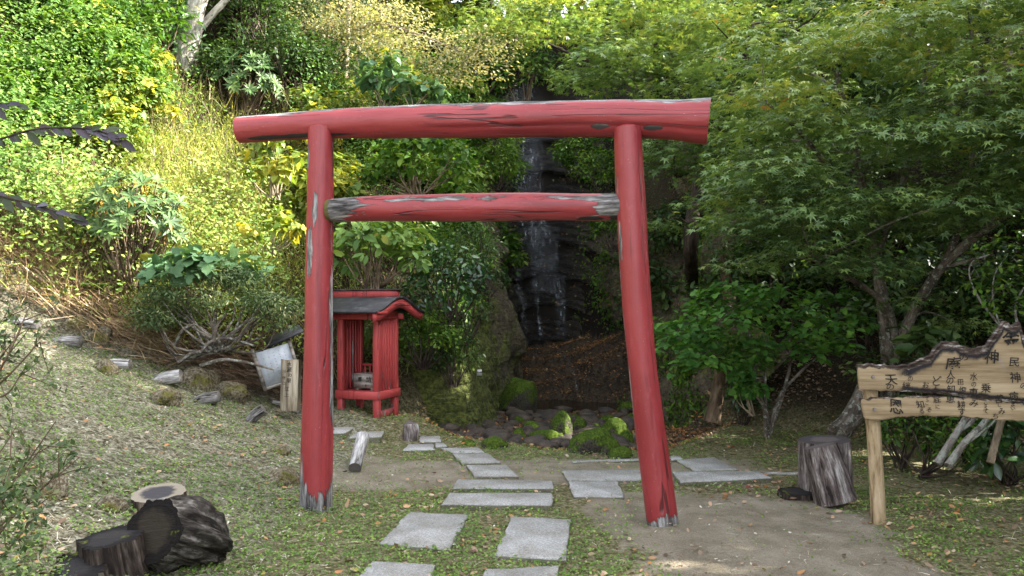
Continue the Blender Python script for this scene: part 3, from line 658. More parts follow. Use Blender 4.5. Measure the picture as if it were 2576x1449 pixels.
for k in range(7):
    mb = MB(); rock(mb, (0, 0, 0), (1, rs.uniform(.6, 1), rs.uniform(.3, .6)), 400 + k, .45, 2); o = mb.build('stream_stone', STONE, smooth=False); pro.append(tag(o, 'small dark stone among the loose stones of the stream bed', 'stone', 'loose stones in the stream bed'))
used = 0
def in_bed(x, y): return (y > yedge(x) + .15) & (_dist(x, y)[0] < -.1)
while used < 280:
    px, py = rs.uniform(1080, 1590), 1034 + 118 * rs.rand() ** .9
    d = float(hit(px, py)[1]); x = (px - W0 / 2) / F * d
    if not in_bed(np.array(x), np.array(d)) or d > 14: continue
    s = rs.uniform(.045, .15) * (1 if rs.rand() < .75 else 1.6); z = float(H(np.array(x), np.array(d))) + s * .15
    if used < 7: o = pro[used]; o.location = (x, d, z); o.scale = (s, s, s); o.rotation_euler = (0, 0, rs.uniform(0, 6))
    else: copy_tree(pro[rs.randint(7)], (x, d, z), rs.uniform(0, 6), s, tilt=(rs.uniform(-.2, .2), rs.uniform(-.2, .2)))
    used += 1
mb = MB(); k = 0
while k < 1200:
    x, y = rs.uniform(-1.1, 2.6), rs.uniform(8.4, 14)
    if not in_bed(np.array(x), np.array(y)): continue
    s = rs.uniform(.015, .05); rock(mb, (x, y, float(H(np.array(x), np.array(y)))), (s, s * .8, s * .5), 500 + k % 40, .4, 1, k); k += 1
tag(mb.build('gravel', STONE), kind='stuff')

# ---------------------------------------------------------------- writing
_tc = {}
def glyph(ch, bold=0.0):
    if (ch, bold) in _tc: return _tc[(ch, bold)]
    c = bpy.data.curves.new('t', 'FONT'); c.body = ch; c.size = 1; c.offset = bold; c.resolution_u = 3; c.fill_mode = 'FRONT'
    o = bpy.data.objects.new('t', c); COL.objects.link(o)
    dg = bpy.context.evaluated_depsgraph_get(); m = bpy.data.meshes.new_from_object(o.evaluated_get(dg))
    V = np.array([v.co[:] for v in m.vertices]); Fc = [tuple(p.vertices) for p in m.polygons]
    bpy.data.objects.remove(o); bpy.data.curves.remove(c); bpy.data.meshes.remove(m)
    if len(V): lo, hi = V.min(0), V.max(0); V = V - (lo + hi) / 2; V = V / max(hi[0] - lo[0], hi[1] - lo[1])
    _tc[(ch, bold)] = (V, Fc); return V, Fc
n = NT('black_ink'); k_ = n.noise(n.coord(), 45, 4, .7); n.fin(n.mix(n.sm(k_, .55, .72), (.014, .013, .013), (.12, .085, .055)), .75); INK = n.m
def write(mb, ch, O, X, Y, N, u, v, size, rot=0.0, asp=1.0, shear=0.0, bold=.012, lift=.003):
    V, Fc = glyph(ch, bold); x, y = V[:, 0] * asp, V[:, 1]; x = x + shear * y
    # a hand-brushed wobble
    x = x + .03 * np.sin(5 * y + u * 40); y = y + .03 * np.sin(6 * x + v * 50)
    c, s = math.cos(rot), math.sin(rot); a_ = (x * c - y * s) * size + u; b_ = (x * s + y * c) * size + v
    mb.add(np.asarray(O) + a_[:, None] * X + b_[:, None] * Y + N * lift, Fc)

# ---------------------------------------------------------------- wooden sign on the right
n = NT('sign_board_wood'); co = n.coord(); lc = n.attr('lc', True)
a = n.noise(lc, 4, 5, .6, (.25, 1, 1)); b = n.noise(lc, 26, 5, .65, (.06, 1, 1)); k = n.noise(lc, 3, 3)
c = n.ramp(n.math('ADD', n.math('MULTIPLY', a, .45), n.math('MULTIPLY', b, .55)), [(.3, (.15, .105, .055)), (.5, (.29, .215, .125)), (.7, (.40, .315, .20))])
c = n.mix(n.math('MULTIPLY', n.sm(k, .58, .72), .5), c, (.28, .26, .24))
e = n.math('ADD', n.attr('edge'), n.math('MULTIPLY', n.math('SUBTRACT', n.noise(lc, 12, 5, .7), .5), .05))
bk = n.ramp(n.noise(lc, 30, 5, .75, (.3, 1, 1)), [(.3, (.018, .013, .011)), (.5, (.06, .042, .033)), (.62, (.13, .10, .085)), (.75, (.42, .41, .39))])
c = n.mix(n.math('MULTIPLY', n.sm(e, .095, .06), n.sm(n.attr('char'), .1, .5)), c, (.02, .018, .02))
c = n.mix(n.sm(n.math('SUBTRACT', e, n.math('MULTIPLY', n.attr('char'), .026)), .026, .018), c, bk)
n.bump(n.math('ADD', b, n.math('MULTIPLY', n.sm(e, .03, .0), n.noise(lc, 40, 4))), .008, .8); PLANK = n.fin(c, .8, .2)
post_m = log_mat('peeled_post', ((.22, .155, .085), (.36, .27, .16), (.46, .36, .24)), ((.3, .2, .1), (.25, .17, .09), (.1, .07, .04)), moss=0, dark=(.09, .06, .03))
n = NT('bolt_metal'); n.fin((.22, .21, .20), .55, .5, Metallic=.7); BOLT = n.m
DS = 5.50; th = math.radians(5)
SO = P(2160, 950, DS); SX = np.array((math.cos(th), -math.sin(th), 0)); SY = np.array((0, 0, 1.0)); SN = np.array((-math.sin(th), -math.cos(th), 0))
def zs(zx, zy): px, py = 2129 + .2426 * zx, 766.8 + .2426 * zy; return ((px - 2160) / F * DS, (950 - py) / F * DS)
sg = empty('sign_board', P(2210, 1318, DS), 'long wooden sign of two planks with brushed black characters, its top edge rough bark', 'sign')
def plank(top, bot, thick, seed, charf, y0=0.0, low=0.0):
    top = np.array([zs(*p) for p in top]); bot = np.array([zs(*p) for p in bot]); nu, nv = 190, 26
    x0 = max(top[0, 0], bot[0, 0]); u = np.linspace(0, 1, nu)
    xt = top[0, 0] + (top[-1, 0] - top[0, 0]) * u; xb = bot[0, 0] + (bot[-1, 0] - bot[0, 0]) * u
    yt = np.interp(xt, top[:, 0], top[:, 1]); yb = np.interp(xb, bot[:, 0], bot[:, 1])
    q = np.stack([xt * 30, np.full(nu, seed), np.zeros(nu)], -1); yt = yt + (fbm(q, 3, seed) - .5) * .022; yb = yb + (fbm(q + 9, 3, seed) - .5) * .014
    v = np.linspace(0, 1, nv) ** .7
    X = xb[:, None] + (xt - xb)[:, None] * v; Y = yb[:, None] + (yt - yb)[:, None] * v
    edge = (yt[:, None] - Y); edge = np.minimum(edge * 1.0 + low, (Y - yb[:, None]) * 1.6 + .019)
    ch = np.repeat(charf(xt)[:, None], nv, 1)
    N_ = np.zeros((nu, nv)) + .006 * (fbm(np.stack([X * 40, Y * 40, X * 0 + seed], -1), 3, seed) - .5) * 2 * sstep(.03, .005, edge) + .008 * sstep(.02, .0, edge) * ch
    fr = SO + X[..., None] * SX + Y[..., None] * SY + (N_ + y0)[..., None] * SN
    bkk = SO + X[..., None] * SX + Y[..., None] * SY + (y0 - thick) * SN * np.ones((nu, nv, 1))
    mb = MB(); i, j = np.meshgrid(np.arange(nu - 1), np.arange(nv - 1), indexing='ij'); Fq = np.stack([i * nv + j, (i + 1) * nv + j, (i + 1) * nv + j + 1, i * nv + j + 1], -1).reshape(-1, 4)
    lc = np.stack([X, Y + seed, X * 0], -1).reshape(-1, 3)
    V = np.concatenate([fr.reshape(-1, 3), bkk.reshape(-1, 3)]); m = nu * nv; rim = []
    loop = [(a_, 0) for a_ in range(nu)] + [(nu - 1, b_) for b_ in range(1, nv)] + [(a_, nv - 1) for a_ in range(nu - 2, -1, -1)] + [(0, b_) for b_ in range(nv - 2, 0, -1)]
    L = [a_ * nv + b_ for a_, b_ in loop]
    for k in range(len(L)): p_, q_ = L[k], L[(k + 1) % len(L)]; rim.append((q_, p_, p_ + m, q_ + m))
    mb.add(V, np.concatenate([Fq, Fq[:, ::-1] + m, np.array(rim)]), lc=np.concatenate([lc, lc]), edge=np.concatenate([edge.ravel(), edge.ravel() * 0 + .0]), char=np.concatenate([ch.ravel(), ch.ravel()]))
    return attach(mb.build('plank', PLANK), sg)
upper = plank([(122, 615), (330, 620), (550, 625), (690, 600), (760, 555), (850, 525), (890, 450), (940, 390), (1010, 375), (1090, 382), (1130, 410), (1190, 435), (1290, 452), (1400, 405), (1450, 330), (1510, 240), (1560, 175), (1600, 180), (1630, 215), (1680, 195), (1710, 178), (1728, 220), (1738, 300), (1770, 350), (1844, 520), (1900, 560), (2100, 540), (2450, 600)],
      [(140, 890), (500, 892), (900, 915), (1300, 960), (1600, 990), (2000, 1020), (2450, 1040)], .04, 3, lambda x: np.clip(sstep(.15, .5, x), 0, 1))
lower = plank([(152, 980), (400, 962), (600, 950), (900, 938), (1200, 955), (1600, 985), (2000, 1028), (2450, 1055)], [(195, 1190), (340, 1195), (520, 1165), (800, 1150), (1100, 1145), (1300, 1165), (1600, 1180), (2000, 1190), (2450, 1200)], .04, 8, lambda x: np.zeros_like(x), -.004, .016)
def spost(zx, d0, bx, by, name='post'):
    mb = MB(); tx, ty = zs(zx, 640); top = SO + SX * tx + SY * ty - SN * .10; b_ = P(bx, by, top[1]); b_[2] = float(H(np.array(b_[0]), np.array(b_[1]))) - .08
    tube(mb, [b_, b_ * .5 + top * .5 + (.008, 0, 0), top], [.052, .047, .05], 28, 60, .07, 5, True, 4, extra=None); return attach(mb.build('post', post_m, smooth=True), sg)
spost(275, 0, 2212, 1318); spost(2350, 0, 2712, 1330)
for zx, zy in [(268, 745), (283, 1080)]:
    u, v = zs(zx, zy); mb = MB(); c = SO + SX * u + SY * v
    tube(mb, [c + SN * .001, c + SN * .016], [.011, .010], 8, 3); attach(mb.build('bolt', BOLT), sg)
TX = [('天', 450, 775, 130), ('の', 440, 848, 75), ('恩', 500, 1050, 170), ('心', 590, 697, 80), ('の', 640, 762, 60), ('絆', 600, 840, 105), ('お', 795, 822, 70), ('ち', 797, 884, 50), ('て', 810, 968, 45), ('こ', 808, 1012, 40), ('そ', 828, 1082, 55), ('知', 740, 1025, 90), ('る', 755, 1095, 55),
 ('ど', 905, 780, 110), ('ん', 895, 868, 75), ('底', 905, 975, 80), ('に', 912, 1048, 45), ('人', 1040, 712, 95), ('の', 1032, 780, 80), ('知', 1040, 862, 85), ('恵', 1040, 965, 95), ('田', 1136, 793, 65), ('畑', 1150, 880, 90), ('て', 1158, 955, 45), ('耕', 1145, 1025, 90), ('す', 1150, 1100, 90),
 ('水', 1265, 735, 95), ('の', 1265, 815, 60), ('恵', 1262, 898, 105), ('み', 1270, 1008, 85), ('乗', 1383, 850, 110), ('り', 1395, 940, 50), ('こ', 1385, 1000, 45), ('え', 1385, 1043, 50), ('て', 1385, 1090, 50), ('苦', 1510, 960, 100), ('し', 1520, 1025, 40), ('み', 1542, 1088, 75), ('ち', 1480, 1135, 60),
 ('神', 1668, 740, 120), ('病', 1650, 930, 100), ('ま', 1650, 1012, 60), ('い', 1650, 1058, 45), ('の', 1752, 825, 80), ('日', 1770, 985, 75), ('で', 1780, 1045, 55), ('り', 1785, 1115, 70), ('み', 1830, 880, 80), ('庵', 1060, 600, 150), ('の', 1165, 535, 90), ('神', 1435, 530, 160), ('民', 1660, 585, 100), ('金', 1620, 340, 200)]
chars = []
rs = np.random.RandomState(3)
for ch, zx, zy, sz in TX:
    u, v = zs(zx, zy); lowp = zy > 925 + .06 * (zx - 900)
    lift = .006 if not lowp else .002
    cmb = MB(); chars.append((cmb, lowp)); write(cmb, ch, SO, SX, SY, SN, u, v, sz * .2426 / F * DS * .9, rs.uniform(-.1, .1), rs.uniform(.85, 1.15), rs.uniform(-.12, .12), .004 if sz < 140 else .012, lift + (.006 if sz > 145 and zy < 700 else 0))
for mb, lowp in chars:
    o = mb.build('character', INK, lower if lowp else upper); o.matrix_parent_inverse = Matrix.Identity(4)

# ---------------------------------------------------------------- little red shrine
a0 = np.array((-1.55, 9.3)); th = math.atan2(-.2, .558); WS, SS = .59, .54
cen = a0 - WS * np.array((math.cos(th), math.sin(th)))          # the front left corner
shr = empty('wayside_shrine', (cen[0], cen[1], .18), 'small open red wooden shrine with a black curved roof behind the left pillar', 'shrine'); shr.rotation_euler = (0, 0, th)
def sbox(name, boxes, mat, pl=.1, blk=0., par=None):
    mb = MB()
    for c, s in boxes: 
        R = None
        k = mb.n; mb.box((c[0], c[1], c[2] - .18), s)
    V = np.concatenate(mb.V); lc = V[:, [2, 0, 1]] * np.array((1, 1.0, 1.0)) + 3.1
    z = V[:, 2] + .18
    import bmesh
    o = mb.build(name, mat, par or shr)
    bm = bmesh.new(); bm.from_mesh(o.data); bmesh.ops.bevel(bm, geom=bm.edges[:], offset=.004, segments=1, affect='EDGES'); bm.to_mesh(o.data); bm.free()
    me = o.data; co_ = np.zeros(len(me.vertices) * 3, np.float32); me.vertices.foreach_get('co', co_); V = co_.reshape(-1, 3); z = V[:, 2] + .18
    at = me.attributes.new('lc', 'FLOAT_VECTOR', 'POINT'); at.data.foreach_set('vector', (V[:, [2, 0, 1]] * np.array((1, 1, 1)) + 5).astype(np.float32).ravel())
    at = me.attributes.new('pl', 'FLOAT', 'POINT'); at.data.foreach_set('value', (pl(z) if callable(pl) else np.full(len(V), pl)).astype(np.float32))
    return o
hx = .075
wear = lambda z: .16 + .45 * sstep(.6, .2, z) + .12 * sstep(.75, .5, z)
for x in (.055, WS - .055):
    for y in (.055, SS - .055):
        sbox('leg', [((x, y, .29), (hx, hx, .30))], SHRED, lambda z: .30 + .25 * sstep(.45, .2, z))
        sbox('post', [((x, y, .97), (hx, hx, .90))], SHRED, lambda z: .1 + .25 * sstep(.8, .5, z))
sbox('platform', [((WS / 2, .02, .474), (WS, .04, .095)), ((WS / 2, SS - .02, .474), (WS, .04, .095)), ((.02, SS / 2, .474), (.04, SS - .08, .095)), ((WS - .02, SS / 2, .474), (.04, SS - .08, .095)), ((WS / 2, SS / 2, .50), (WS - .08, SS - .08, .036))], SHRED, .22)
for x, nm in ((.055, 'side_panel'), (WS - .055, 'side_panel')):
    bx = [((x, SS / 2, .955), (.02, SS - .18, .87))]
    for k in range(6): bx.append(((x, .115 + k * (SS - .23) / 5, .955), (.045, .026, .86)))
    sbox(nm, bx, SHRED, lambda z: .17 + .25 * sstep(.8, .5, z))
sbox('back_rail', [((WS / 2, SS - .055, .80), (WS - .19, .025, .03))] + [((.13 + k * .066, SS - .055, .655), (.022, .018, .26)) for k in range(6)], SHRED, .15)
sbox('brace', [((WS - .055, SS / 2, .245), (.03, SS - .19, .085))], SHRED, .5); sbox('brace', [((.055, SS / 2, .245), (.03, SS - .19, .085))], SHRED, .5)
sbox('top_frame', [((WS / 2, .02, 1.40), (WS + .08, .05, .07)), ((WS / 2, SS - .02, 1.40), (WS + .08, .05, .07)), ((.03, SS / 2, 1.42), (.05, SS - .1, .09)), ((WS - .03, SS / 2, 1.42), (.05, SS - .1, .09))], SHRED, .12)
sbox('rafter', [((-.1 + k * .16, -.13, 1.446), (.035, .24, .03)) for k in range(6)], SHRED, .1)
n = NT('black_roof_sheet'); co = n.coord(); a = n.noise(co, 8, 5, .7); c = n.ramp(a, [(.3, (.014, .014, .016)), (.6, (.03, .03, .034)), (.8, (.08, .08, .08))]); n.bump(n.noise(co, 60, 3), .004, .4); ROOF = n.fin(c, .6, .35)
yc, y0_, y1_ = .34, -.29, .95
def prof(y): u = np.where(y < yc, (yc - y) / (yc - y0_), (y - yc) / (y1_ - yc)); return 1.635 - .155 * (1 - np.cos(np.pi * u)) / 2 * 1.0 - .02 * u
def extr(name, ylist, zlo, zhi, x0, x1, mat, par=shr, pl=.1):
    mb = MB(); k = len(ylist)
    V = [(x, y, z - .18) for x in (x0, x1) for zz in (zlo, zhi) for y, z in zip(ylist, zz)]
    Fs = []; A = lambda xi, zi, i: (xi * 2 + zi) * k + i
    for i in range(k - 1):
        Fs += [(A(0, 0, i), A(0, 0, i + 1), A(0, 1, i + 1), A(0, 1, i)), (A(1, 0, i), A(1, 1, i), A(1, 1, i + 1), A(1, 0, i + 1)), (A(0, 1, i), A(0, 1, i + 1), A(1, 1, i + 1), A(1, 1, i)), (A(0, 0, i), A(1, 0, i), A(1, 0, i + 1), A(0, 0, i + 1))]
    Fs += [(A(0, 0, 0), A(0, 1, 0), A(1, 1, 0), A(1, 0, 0)), (A(0, 0, k - 1), A(1, 0, k - 1), A(1, 1, k - 1), A(0, 1, k - 1))]
    V = np.array(V); mb.add(V, Fs, lc=V[:, [1, 0, 2]] + 2, pl=pl); return mb.build(name, mat, par)
ys = np.linspace(y0_ - .015, y1_ + .015, 61)
stepz = prof(np.clip(ys, y0_, y1_)); nb = 4
lap = np.where(ys < yc, ((ys - y0_) / (yc - y0_) * nb) % 1, ((y1_ - ys) / (y1_ - yc) * nb) % 1) * -.008
rf = extr('roof', ys, stepz - .018, stepz + .012 + lap, -.22, WS + .125, ROOF)
yb = np.linspace(y0_, y1_, 41); zb = prof(yb)
under = np.abs(yb - yc); hb = .10 + .012 * np.cos(under * 3)
extr('gable_board', yb, zb - .018 - hb, zb - .0185, WS + .08, WS + .11, SHRED, pl=.08)
extr('gable_board', yb, zb - .018 - hb, zb - .0185, -.205, -.175, SHRED, pl=.08)
o = sbox('ridge', [((.19, yc, 1.675), (WS + .35, .075, .075))], SHRED, .35)
sbox('ridge_cap', [((.19, yc, 1.722), (WS + .40, .12, .018))], ROOF)
n = NT('old_box_wood'); co = n.coord(); a = n.noise(co, 20, 5, .65, (.15, 1, 1)); c = n.ramp(a, [(.3, (.12, .10, .085)), (.5, (.25, .22, .19)), (.7, (.36, .33, .29))]); n.bump(a, .004, .6); BOXW = n.fin(c, .85, .2)
def loc_sh(x, y, z): return np.array((cen[0] + x * math.cos(th) - y * math.sin(th), cen[1] + x * math.sin(th) + y * math.cos(th), z))
ob = empty('offering_box', loc_sh(.33, .2, .52), 'grey wooden offering box with two black characters inside the red shrine', 'box'); ob.rotation_euler = (0, 0, th)
mb = MB(); mb.box((0, -.088, .115), (.27, .014, .17)); mb.box((0, .088, .115), (.27, .014, .17)); mb.box((-.128, 0, .115), (.014, .162, .168)); mb.box((.128, 0, .115), (.014, .162, .168)); mb.box((0, 0, .04), (.24, .16, .012))
bx_ = mb.build('box_body', BOXW, ob)
mb = MB()
for k in range(5): mb.box((-.10 + k * .05, 0, .192), (.026, .175, .012))
mb.build('slat_lid', BOXW, ob)
for x in (-.1, .1): mb = MB(); mb.box((x, 0, .016), (.03, .17, .03)); mb.build('foot', BOXW, ob)
for ch, u, v, s in [('奉', -.05, .135, .06), ('納', .065, .135, .065), ('一', -.01, .062, .02), ('郎', .03, .062, .025), ('二', .06, .062, .02)]: mb = MB(); write(mb, ch, (0, -.0965, 0), np.array((1., 0, 0)), np.array((0, 0, 1.)), np.array((0, -1., 0)), u, v, s, bold=.02); mb.build('character', INK, bx_)
mb = MB()
for z in (.05, .08, .11, .14, .17): 
    for x in (-.125,): mb.box((x, -.0965, z), (.007, .004, .007))
mb.build('nail_heads', BOLT, bx_)

# ---------------------------------------------------------------- small white plate on the cliff
def cliff_hit(px, py):
    q = cliffV.reshape(-1, 3); sx_ = q[:, 0] / q[:, 1] * F + W0 / 2; sy_ = HOR - (q[:, 2] - EYE) / q[:, 1] * F
    e = np.hypot(sx_ - px, sy_ - py); m = e < 14; i = np.where(m)[0]; return q[i[np.argmin(q[i, 1])]] if len(i) else P(px, py, 11.5)
n = NT('white_plate'); n.fin((.62, .62, .60), .5); WHITE = n.m
pp = cliff_hit(1206, 937); pp = P(1206, 937, pp[1] - .05); k = pp[1] / F
pl_ = empty('name_plate', pp, 'tiny white plate with black characters low on the mossy cliff', 'sign')
mb = MB(); mb.box((0, 0, 0), (12.5 * k, .012, 15 * k)); mb.build('plate', WHITE, pl_); plate = pl_.children[0]
for ch, u, v, s in [('水', -3.6, 1, 4.6), ('の', .2, 0, 3.6), ('神', 3.8, .2, 4.8)]: mb = MB(); write(mb, ch, (0, -.0062, 0), np.array((1., 0, 0)), np.array((0, 0, 1.)), np.array((0, -1., 0)), u * k, v * k, s * k, asp=.9, bold=.02); mb.build('character', INK, plate)


# ---------------------------------------------------------------- fallen notice board and inscribed post
n = NT('faded_white_board'); co = n.coord(); c = n.ramp(n.noise(co, 6, 5, .7), [(.3, (.42, .46, .52)), (.7, (.62, .66, .70))]); WB = n.fin(c, .5)
dfb = 8.95; fb = empty('notice_board', P(668, 975, dfb), 'fallen white notice board in a grey frame leaning under the bush', 'sign')
R = Rz(math.radians(22)) @ Ry(math.radians(-17)) @ Rx(math.radians(8)); kx = dfb / F
fb.rotation_euler = Matrix(R.tolist()).to_euler()
mb = MB(); mb.box((.19, 0, .21), (.36, .02, .40)); pan = mb.build('panel', WB, fb)
mb = MB(); mb.box((-.01, .07, .20), (.035, .19, .46)); mb.box((.39, .07, .20), (.035, .19, .46)); mb.box((.19, .07, -.012), (.364, .19, .03)); mb.build('frame', BOXW, fb)
mb = MB(); mb.box((.36, .10, .485), (.42, .30, .02), Ry(-.12) @ Rx(.1)); mb.build('roof', ROOF, fb)
mb = MB(); rs = np.random.RandomState(4)
for cx in range(5):
    for r in range(8):
        if rs.rand() < .8: write(mb, rs.choice(list('おのれにこそしてん')), (0, -.0105, 0), np.array((1., 0, 0)), np.array((0, 0, 1.)), np.array((0, -1., 0)), .07 + cx * .06, .36 - r * .036, .016, bold=.0)
mb.build('lettering', INK, pan)
n = NT('split_post_wood'); co = n.coord(); a = n.noise(co, 22, 5, .65, (1, 1, .08)); b = n.noise(co, 7, 4, .6, (1, 1, .15)); c = n.ramp(n.math('ADD', n.math('MULTIPLY', a, .6), n.math('MULTIPLY', b, .4)), [(.34, (.05, .04, .03)), (.5, (.19, .155, .105)), (.66, (.33, .29, .22))]); n.bump(a, .012, .8); SPW = n.fin(c, .9, .15)
dp = 8.75; bpz = P(730, 1009, dp); ip = empty('inscribed_post', bpz, 'squared grey wooden post with carved characters left of the red gate', 'post')
mb = MB(); nn = 14
xs = np.linspace(-.095, .095, nn); prof_ = -.05 - .02 * np.cos(xs * 16) + .006 * (fbm(np.stack([xs * 60, xs * 0, xs * 0], -1), 3, 2) - .5)
topz = .458 + .02 * (fbm(np.stack([xs * 40, xs * 0 + 3, xs * 0], -1), 3, 2) - .5); V = []; Fs = []
for x, y, t in zip(xs, prof_, topz): V += [(x, y, -.1), (x, y, t), (x, .07, t - .012), (x, .07, -.1)]
for i in range(nn - 1):
    for q in range(3): Fs.append((i * 4 + q, i * 4 + 4 + q, i * 4 + 5 + q, i * 4 + 1 + q)[::-1])
Fs += [(0, 1, 2, 3), tuple((nn - 1) * 4 + q for q in (3, 2, 1, 0))]
mb.add(V, Fs); pb = mb.build('post_body', SPW, ip)
for ch, u, v, s in [('水', .0, .41, .05), ('源', .0, .35, .055), ('の', .01, .29, .04), ('里', .0, .23, .05), ('江', -.02, .14, .05), ('上', -.02, .08, .05), ('川', -.055, .33, .035), ('守', -.055, .26, .035), ('口', -.055, .2, .03)]: mb = MB(); write(mb, ch, (0, -.072, 0), np.array((1., 0, 0)), np.array((0, 0, 1.)), np.array((0, -1., 0)), u, v, s, bold=.004); mb.build('character', INK, pb)
ip.rotation_euler = (0, math.radians(1.5), 0)
# ---------------------------------------------------------------- leaves
def unit(v): return v / (np.linalg.norm(v, axis=-1, keepdims=True) + 1e-9)
def _shape(kind):
    if kind == 'oval': V = [(0, 0, 0), (.3, .2, .05), (.7, .19, .04), (1, 0, -.06), (.7, -.19, .04), (.3, -.2, .05), (.5, 0, 0)]; Fs = [(0, 6, 1), (1, 6, 2), (2, 6, 3), (3, 6, 4), (4, 6, 5), (5, 6, 0)]
    elif kind == 'lance': V = [(0, 0, 0), (.45, .13, .03), (1, 0, -.05), (.45, -.13, .03)]; Fs = [(0, 2, 1), (0, 3, 2)]
    elif kind == 'small': V = [(0, 0, 0), (.45, .26, .06), (1, 0, -.04), (.45, -.26, .06)]; Fs = [(0, 2, 1), (0, 3, 2)]
    elif kind == 'heart': V = [(.0, 0, 0), (-.16, .26, .03), (.12, .44, .06), (.55, .33, .04), (1, 0, -.1), (.55, -.33, .04), (.12, -.44, .06), (-.16, -.26, .03)]; Fs = [(0, 2, 1), (0, 3, 2), (0, 4, 3), (0, 5, 4), (0, 6, 5), (0, 7, 6)]
    elif kind == 'lobed':   # three to five shallow lobes
        V = [(0, 0, 0), (-.1, .3, .03), (.15, .42, .03), (.25, .55, -.02), (.45, .3, .05), (.7, .3, 0), (1, 0, -.08), (.7, -.3, 0), (.45, -.3, .05), (.25, -.55, -.02), (.15, -.42, .03), (-.1, -.3, .03)]; Fs = [(0, k + 1, k) for k in range(1, 11)]
    elif kind == 'maple':   # five narrow pointed lobes
        V = [(0, 0, 0)]; Fs = []
        for a, L in ((0, 1), (.75, .88), (-.75, .88), (1.6, .62), (-1.6, .62)):
            c, s = math.cos(a), math.sin(a); k = len(V)
            V += [(.3 * L * c - .12 * s, .3 * L * s + .12 * c, .03), (L * c, L * s, -.12 * L), (.3 * L * c + .12 * s, .3 * L * s - .12 * c, .03)]; Fs += [(0, k + 1, k), (0, k + 2, k + 1)]
    elif kind == 'blade': V = [(0, .025, 0), (0, -.025, 0), (.55, -.02, .06), (.55, .02, .06), (1, 0, -.06)]; Fs = [(0, 1, 3), (1, 2, 3), (3, 2, 4)]
    elif kind == 'stalk': V = [(0, .009, 0), (0, -.009, 0), (.5, -.009, .05), (.5, .009, .05), (1, 0, -.04)]; Fs = [(0, 1, 3), (1, 2, 3), (3, 2, 4)]
    elif kind == 'disc': V = [(math.cos(a) * .5, math.sin(a) * .5, .05 * (k % 2)) for k, a in enumerate(np.linspace(0, 6.283, 6, endpoint=False))]; Fs = [(0, 1, 2), (0, 2, 3), (0, 3, 4), (0, 4, 5)]
    elif kind == 'dead': V = [(0, 0, 0), (.35, .25, .10), (.75, .2, .02), (1, 0, .12), (.7, -.22, .1), (.3, -.22, .02)]; Fs = [(0, 3, 1), (1, 3, 2), (0, 4, 3), (0, 5, 4)]
    return np.array(V, float), np.array(Fs, int)
_SH = {k: _shape(k) for k in ('oval', 'lance', 'small', 'heart', 'lobed', 'maple', 'blade', 'stalk', 'disc', 'dead')}
class Leaves:
    def __init__(s, seed): s.mb = MB(); s.v = []; s.rs = np.random.RandomState(seed); s.cnt = 0
    def add(s, kind, pos, axis, nrm, size, var=None):
        V, Fs = _SH[kind]; pos = np.asarray(pos, float); n = len(pos)
        if n == 0: return
        x = unit(np.asarray(axis, float)); nrm = np.asarray(nrm, float); y = unit(np.cross(nrm, x)); z = np.cross(x, y)
        R = np.stack([x, y, z], -1)
        sz = np.resize(size, n)[:, None, None] if np.ndim(size) else np.full((n, 1, 1), size)
        W = np.einsum('nij,kj->nki', R, V) * sz + pos[:, None]
        FF = Fs[None] + (np.arange(n) * len(V))[:, None, None]
        s.mb.add(W.reshape(-1, 3), FF.reshape(-1, 3))
        var = s.rs.rand(n) if var is None else np.resize(var, n)
        s.v.append(np.repeat(np.clip(var, 0, 1), len(Fs))); s.cnt += n
    def build(s, name, mat, parent=None): return s.mb.build(name, mat, parent, fattr=np.concatenate(s.v))
def rdir(rs, n): return unit(rs.normal(size=(n, 3)))
def leaf_blob(L, kind, c, rad, n, size, up=.7, out=.5, var=None, hang=0., jit=.35):
    """n leaves in a soft blob; they face outwards and up and point outwards and down"""
    rs = L.rs; d = rdir(rs, n); r = rs.rand(n) ** .45
    p = np.asarray(c) + d * r[:, None] * np.asarray(rad)
    nr = unit(d * out + np.array((0, 0, up)) + rs.normal(size=(n, 3)) * jit)
    ax = unit(d * .8 + rs.normal(size=(n, 3)) * .6 - np.array((0, 0, hang))); ax = unit(ax - nr * np.sum(ax * nr, 1)[:, None] * .85)
    L.add(kind, p, ax, nr, size * (.65 + .7 * rs.rand(n)), var)
def bush_clumps(rs, R, k, inner=.45, flat=0.):
    d = rdir(rs, k * 3); d = d[d[:, 2] > -.35 + flat][:k]
    return d * np.asarray(R) * (inner + (1 - inner) * rs.rand(len(d), 1) ** .5)

# leaf materials
G = {}
def gm(name, *a, **k): G[name] = leaf_mat(name, *a, **k)
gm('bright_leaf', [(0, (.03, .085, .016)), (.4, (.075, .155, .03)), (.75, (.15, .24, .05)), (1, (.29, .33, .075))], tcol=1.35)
gm('yellowgreen_leaf', [(0, (.09, .15, .025)), (.45, (.20, .25, .045)), (.8, (.34, .34, .06)), (1, (.48, .40, .05))])
gm('fresh_leaf', [(0, (.03, .085, .012)), (.6, (.075, .155, .02)), (1, (.14, .22, .03))])
gm('bluegreen_leaf', [(0, (.05, .11, .05)), (.6, (.10, .19, .085)), (.95, (.12, .20, .07)), (.97, (.40, .34, .03)), (1, (.45, .38, .03))], trans=.25)
gm('hydrangea_leaf', [(0, (.07, .14, .03)), (.6, (.14, .23, .05)), (.93, (.22, .30, .07)), (1, (.35, .33, .06))], trans=.3)
gm('rhododendron_leaf', [(0, (.04, .085, .025)), (.6, (.08, .14, .045)), (.9, (.12, .18, .06)), (.93, (.42, .20, .02)), (1, (.40, .24, .03))], trans=.12, rough=.5, spec=.25)
gm('azalea_leaf', [(0, (.035, .065, .022)), (.6, (.075, .115, .04)), (.9, (.14, .18, .07)), (1, (.28, .28, .16))], trans=.2)
